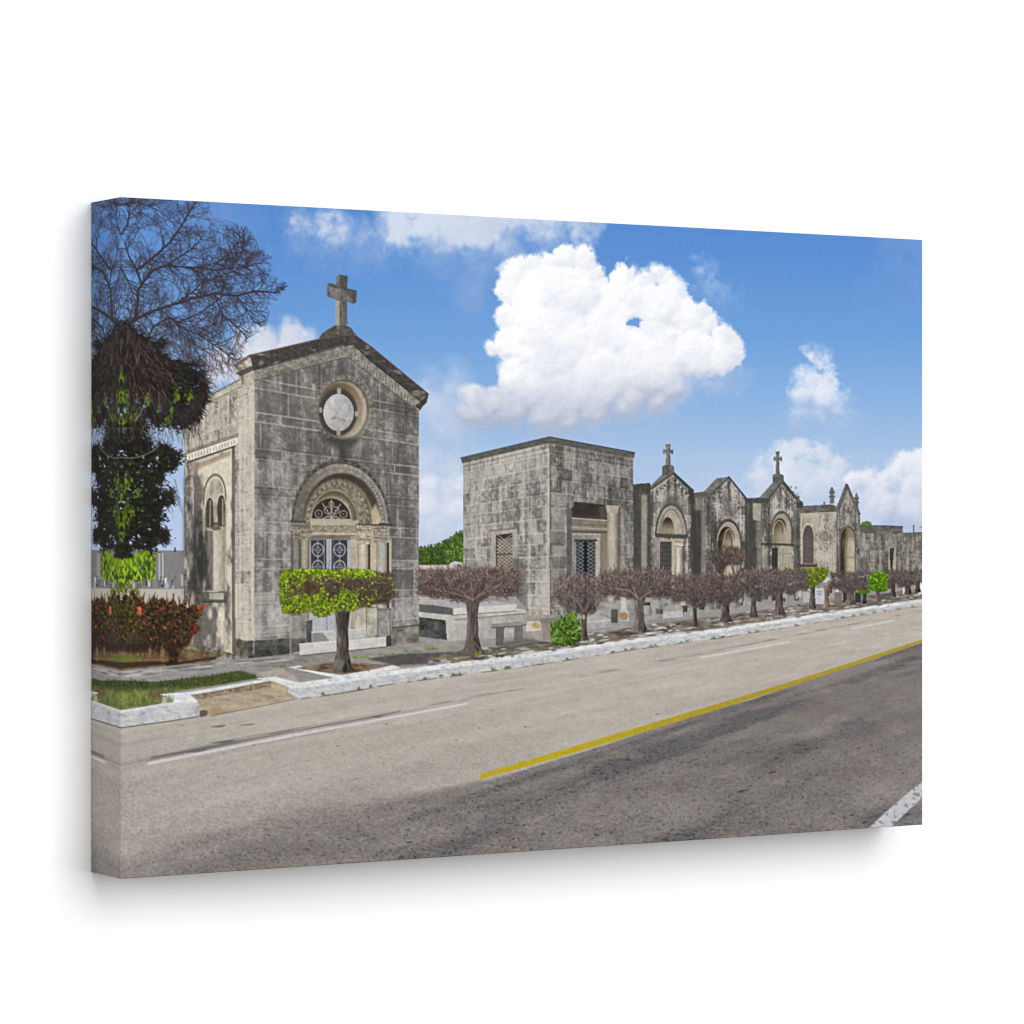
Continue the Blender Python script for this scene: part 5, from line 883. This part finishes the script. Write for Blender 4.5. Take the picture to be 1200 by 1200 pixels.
for k in range(300):
    t = r_.uniform(-1.0, 1.3); x = 196 + math.cos(t) * 42 + r_.normal(0, 3); y = 452 + math.sin(t) * 36 + r_.normal(0, 3); L = r_.uniform(5, 16); an = t + r_.normal(.35, .5)
    seg(x, y, x + math.cos(an) * L, y + math.sin(an) * L, 1.0, .5, (48, 40, 38), .55, pf)
for k in range(1700):
    i = r_.integers(len(ed_) - 1); t = r_.random(); x, y = ed_[i] * (1 - t) + ed_[i + 1] * t
    if x < 136: continue
    an = r_.uniform(0, 6.28) if y > 500 else math.atan2(y - 384, x - 146) + r_.normal(0, .7); L = r_.uniform(2, 10); seg(x, y, x + math.cos(an) * L, y + math.sin(an) * L, 1.5, .6, (30, 26, 24), .8, pf)
for k in range(130):
    x = r_.uniform(150, 232); y = r_.uniform(460, 508); seg(x, y, x + r_.uniform(-4, 12), y + r_.uniform(8, 34), .9, .5, (52, 46, 48), .5, pf)
for k in range(20): x = r_.uniform(188, 206); seg(x, 560 + r_.uniform(0, 20), x + r_.uniform(4, 14), 584 + r_.uniform(0, 24), .7, .5, (60, 56, 58), .45)
for (x, y, n, s_) in [(146, 466, 30, 5), (143, 440, 14, 4), (174, 468, 12, 5), (206, 464, 14, 3.5), (222, 464, 16, 3.5), (202, 482, 8, 3), (196, 492, 10, 3), (156, 482, 24, 6), (146, 490, 20, 6), (150, 560, 22, 5), (146, 574, 30, 7), (162, 578, 12, 5), (146, 604, 26, 7), (152, 596, 16, 5), (144, 622, 14, 5), (186, 478, 6, 3)]:
    for q in range(n): dab(x + r_.normal(0, s_ * .6), y + r_.normal(0, s_), r_.uniform(1, 1.7), r_.uniform(1.4, 3.2), r_.uniform(-.5, .5), [(70, 98, 16), (98, 128, 22), (48, 68, 14), (120, 148, 44)][r_.integers(4)], .55)
line([(141, 536), (154, 537), (168, 534), (180, 528), (186, 522)], 1.5, (120, 112, 96), .75); line([(172, 466), (164, 486), (158, 494)], 1.0, (150, 146, 140), .7); line([(186, 460), (186, 482)], 1.0, (130, 124, 120), .6)
for k in range(26): x = r_.uniform(141, 172); y = r_.uniform(500, 520); line([(x, y), (x + r_.uniform(-8, 8), y + r_.uniform(-12, 4))], .7, (136, 122, 114), .45)
ph = part('printed_hanging_plant', None, 'bright yellow-green drooping plant in front of the far wall')
fill([(132, 660), (150, 658), (160, 650), (168, 645), (178, 648), (181, 660), (178, 676), (166, 678), (156, 682), (146, 684), (132, 684)], (48, 72, 18), ph, a=.7, soft=1.6, mod=lambda X, Y: sstep(-.4, .1, fbm(X / 5, Y / 7, 3, 1401)))
for k in range(330):
    x = r_.uniform(134, 181); y0_ = np.interp(x, [134, 150, 166, 175, 181], [658, 657, 647, 647, 656]); y = r_.uniform(y0_, np.interp(x, [134, 150, 181], [684, 682, 676]))
    hi = (y - y0_) / 30; c = [(140, 172, 16), (100, 136, 14), (66, 98, 16), (34, 58, 16), (164, 192, 50)][min(4, int(r_.random() * 3 + hi * 2.2)) if r_.random() > .15 else 4]; dab(x, y, r_.uniform(.9, 1.6), r_.uniform(2, 5), r_.uniform(-.6, .6), c, .75, ph)

# ---- printing softness and grain
C += R.normal(0, 2.2, C.shape[:2]).astype(np.float32)[..., None]
C = gauss(C, .30 * S)
C += (C - gauss(C, 1.7 * S)) * .38; C = np.clip(C, 4, 255)

# ================================================================== the canvas itself
def to_linear(c):
    c = np.clip(c / 255.0, 0, 1); return np.where(c <= .04045, c / 12.92, ((c + .055) / 1.055) ** 2.4)
def mat_print():
    m = bpy.data.materials.new('printed_canvas'); m.use_nodes = True; nt = m.node_tree; b = nt.nodes['Principled BSDF']
    at = nt.nodes.new('ShaderNodeAttribute'); at.attribute_name = 'print'
    tc = nt.nodes.new('ShaderNodeTexCoord'); nz_ = nt.nodes.new('ShaderNodeTexNoise'); nz_.inputs['Scale'].default_value = 900; nz_.inputs['Detail'].default_value = 2
    mx = nt.nodes.new('ShaderNodeMix'); mx.data_type = 'RGBA'; mx.blend_type = 'MULTIPLY'; mx.inputs['Factor'].default_value = .06
    nt.links.new(tc.outputs['Object'], nz_.inputs['Vector']); nt.links.new(at.outputs['Color'], mx.inputs['A']); nt.links.new(nz_.outputs['Color'], mx.inputs['B']); nt.links.new(mx.outputs['Result'], b.inputs['Base Color'])
    w1 = nt.nodes.new('ShaderNodeTexNoise'); w1.inputs['Scale'].default_value = 1400; bp = nt.nodes.new('ShaderNodeBump'); bp.inputs['Strength'].default_value = .08; bp.inputs['Distance'].default_value = .0002
    nt.links.new(tc.outputs['Object'], w1.inputs['Vector']); nt.links.new(w1.outputs['Fac'], bp.inputs['Height']); nt.links.new(bp.outputs['Normal'], b.inputs['Normal'])
    b.inputs['Roughness'].default_value = .8; b.inputs['Specular IOR Level'].default_value = .12
    return m
def mat_plain(name, col, rough=.85, scale=40, amt=.05):
    m = bpy.data.materials.new(name); m.use_nodes = True; nt = m.node_tree; b = nt.nodes['Principled BSDF']
    nz_ = nt.nodes.new('ShaderNodeTexNoise'); nz_.inputs['Scale'].default_value = scale; rp = nt.nodes.new('ShaderNodeValToRGB')
    rp.color_ramp.elements[0].color = tuple(c * (1 - amt) for c in col) + (1,); rp.color_ramp.elements[1].color = tuple(min(1, c * (1 + amt)) for c in col) + (1,)
    nt.links.new(nz_.outputs['Fac'], rp.inputs['Fac']); nt.links.new(rp.outputs['Color'], b.inputs['Base Color'])
    b.inputs['Roughness'].default_value = rough; b.inputs['Specular IOR Level'].default_value = .1
    return m
MP = mat_print()
root = bpy.data.objects.new('canvas_print', None); scn.collection.objects.link(root)
root.location = (0, 0, BASE_Z); root.empty_display_size = .1
root['label'] = 'stretched canvas print of a cemetery street with a stone chapel, hanging on a white wall'
root['category'] = 'canvas print'

MIR = .80                            # the picture is mirrored round the edges, slightly compressed
su = np.concatenate([np.linspace(-CD, -1.2, 36), np.linspace(0, CW, 1121), CW + np.linspace(4, CD, 8)])
sv = np.concatenate([np.linspace(-CD, -4, 8), np.linspace(0, CH, 851), CH + np.linspace(4, CD, 8)])
def fold(s, L):
    """arc position along the cloth -> (place in the picture, coordinate on the face, depth behind the face)"""
    inside = np.clip(s, 0, L); over = np.abs(s - inside)
    pic = np.where(s < 0, -s * MIR, np.where(s > L, L - (s - L) * MIR, s))
    return pic, inside, over
U, V = np.meshgrid(su, sv)
pu, xu, ou = fold(U, CW); pv, xv, ov = fold(V, CH)
dep = np.maximum(ou, ov)
rr = .9                             # soft rounded edge where the cloth bends over the stretcher bar
def edge_round(c, L): d = np.minimum(c, L - c); return np.where(d < rr, rr - np.sqrt(np.maximum(0, rr * rr - (rr - np.minimum(d, rr)) ** 2)), 0.)
dep = np.maximum(dep, np.maximum(edge_round(xu, CW), edge_round(xv, CH)))
Zc = Z0 + pu * sn
Xs = 600 + FOC * (XL0 + pu * cs) / Zc; Ys = HOR + FOC * (YT + pv) / Zc
ix = np.clip((Xs - SX0) * S - .5, 0, NX - 2); iy = np.clip((Ys - SY0) * S - .5, 0, NY - 2)
i0 = ix.astype(int); j0 = iy.astype(int); fx_ = (ix - i0)[..., None]; fy_ = (iy - j0)[..., None]
col = (C[j0, i0] * (1 - fx_) + C[j0, i0 + 1] * fx_) * (1 - fy_) + (C[j0 + 1, i0] * (1 - fx_) + C[j0 + 1, i0 + 1] * fx_) * fy_
col = to_linear(col) / ILLUM
pos = np.stack([xu * UN, -(CD - dep) * UN, (CH - xv) * UN], -1)
nr, nc = U.shape
cu = (U[:-1, :-1] + U[1:, 1:]) / 2; cv = (V[:-1, :-1] + V[1:, 1:]) / 2
keep = ~(((cu < 0) | (cu > CW)) & ((cv < 0) | (cv > CH)))
fid = ID[j0[:-1, :-1], i0[:-1, :-1]]
vi = np.arange(nr * nc).reshape(nr, nc)
quads = np.stack([vi[:-1, :-1], vi[1:, :-1], vi[1:, 1:], vi[:-1, 1:]], -1)
objs = []
posf = pos.reshape(-1, 3); colf = col.reshape(-1, 3)
def cloth(name, faces, parent, label):
    used, inv = np.unique(faces, return_inverse=True)
    me = bpy.data.meshes.new(name); nf = len(faces)
    me.vertices.add(len(used)); me.vertices.foreach_set('co', posf[used].astype(np.float32).ravel())
    me.loops.add(nf * 4); me.loops.foreach_set('vertex_index', inv.astype(np.int32).ravel())
    me.polygons.add(nf); me.polygons.foreach_set('loop_start', np.arange(0, nf * 4, 4, dtype=np.int32)); me.polygons.foreach_set('loop_total', np.full(nf, 4, np.int32))
    me.update(calc_edges=True)
    ca = me.attributes.new('print', 'FLOAT_COLOR', 'POINT')
    ca.data.foreach_set('color', np.concatenate([colf[used], np.ones((len(used), 1))], 1).astype(np.float32).ravel())
    me.materials.append(MP); me.shade_flat()
    o = bpy.data.objects.new(name, me); scn.collection.objects.link(o); o.parent = parent
    if label: o['label'] = label
    return o
for k in reversed(range(len(PARTS))):
    if (keep & (fid == k)).sum() < 30 and not any(q[1] == k for q in PARTS) and PARTS[k][1] is not None:
        fid[fid == k] = PARTS[k][1]
made = {}
for k, (name, par, label) in enumerate(PARTS):
    f = quads[keep & (fid == k)]
    if len(f) == 0 and not any(q[1] == k for q in PARTS):
        print('empty part', name, label, len(f)); continue
    made[k] = cloth(name, f, root if par is None else made[par], label)
# wooden stretcher bars inside the cloth
wood = mat_plain('pine_wood', (.55, .40, .25), .7, 25, .15)
import bmesh
def bar(x0, x1, z0, z1):
    bm = bmesh.new(); bmesh.ops.create_cube(bm, size=1)
    for v in bm.verts: v.co = ((x0 + x1) / 2 + v.co.x * (x1 - x0), -CD / 2 * UN + v.co.y * (CD - 8) * UN, (z0 + z1) / 2 + v.co.z * (z1 - z0))
    bmesh.ops.bevel(bm, geom=bm.edges[:], offset=.001, segments=1, affect='EDGES')
    me = bpy.data.meshes.new('stretcher_bar'); bm.to_mesh(me); bm.free(); me.materials.append(wood)
    o = bpy.data.objects.new('stretcher_bar', me); scn.collection.objects.link(o); o.parent = root
e, t = .003, .04
Wm, Hm = CW * UN, CH * UN
bar(e, e + t, e, Hm - e); bar(Wm - e - t, Wm - e, e, Hm - e); bar(e + t + .001, Wm - e - t - .001, e, e + t); bar(e + t + .001, Wm - e - t - .001, Hm - e - t, Hm - e)

# ------------------------------------------------------------------ the white wall it hangs on
wallm = mat_plain('white_wall_paint', (.83, .83, .83), .9, 6, .004)
me = bpy.data.meshes.new('wall'); me.from_pydata([(-3, .0005, 0), (6, .0005, 0), (6, .0005, 3.2), (-3, .0005, 3.2), (-3, .12, 0), (6, .12, 0), (6, .12, 3.2), (-3, .12, 3.2)], [], [(0, 1, 2, 3), (7, 6, 5, 4), (3, 2, 6, 7), (1, 0, 4, 5), (0, 3, 7, 4), (2, 1, 5, 6)])
me.materials.append(wallm); w = bpy.data.objects.new('wall', me); scn.collection.objects.link(w); w['kind'] = 'structure'; w['label'] = 'plain white wall behind the canvas print'
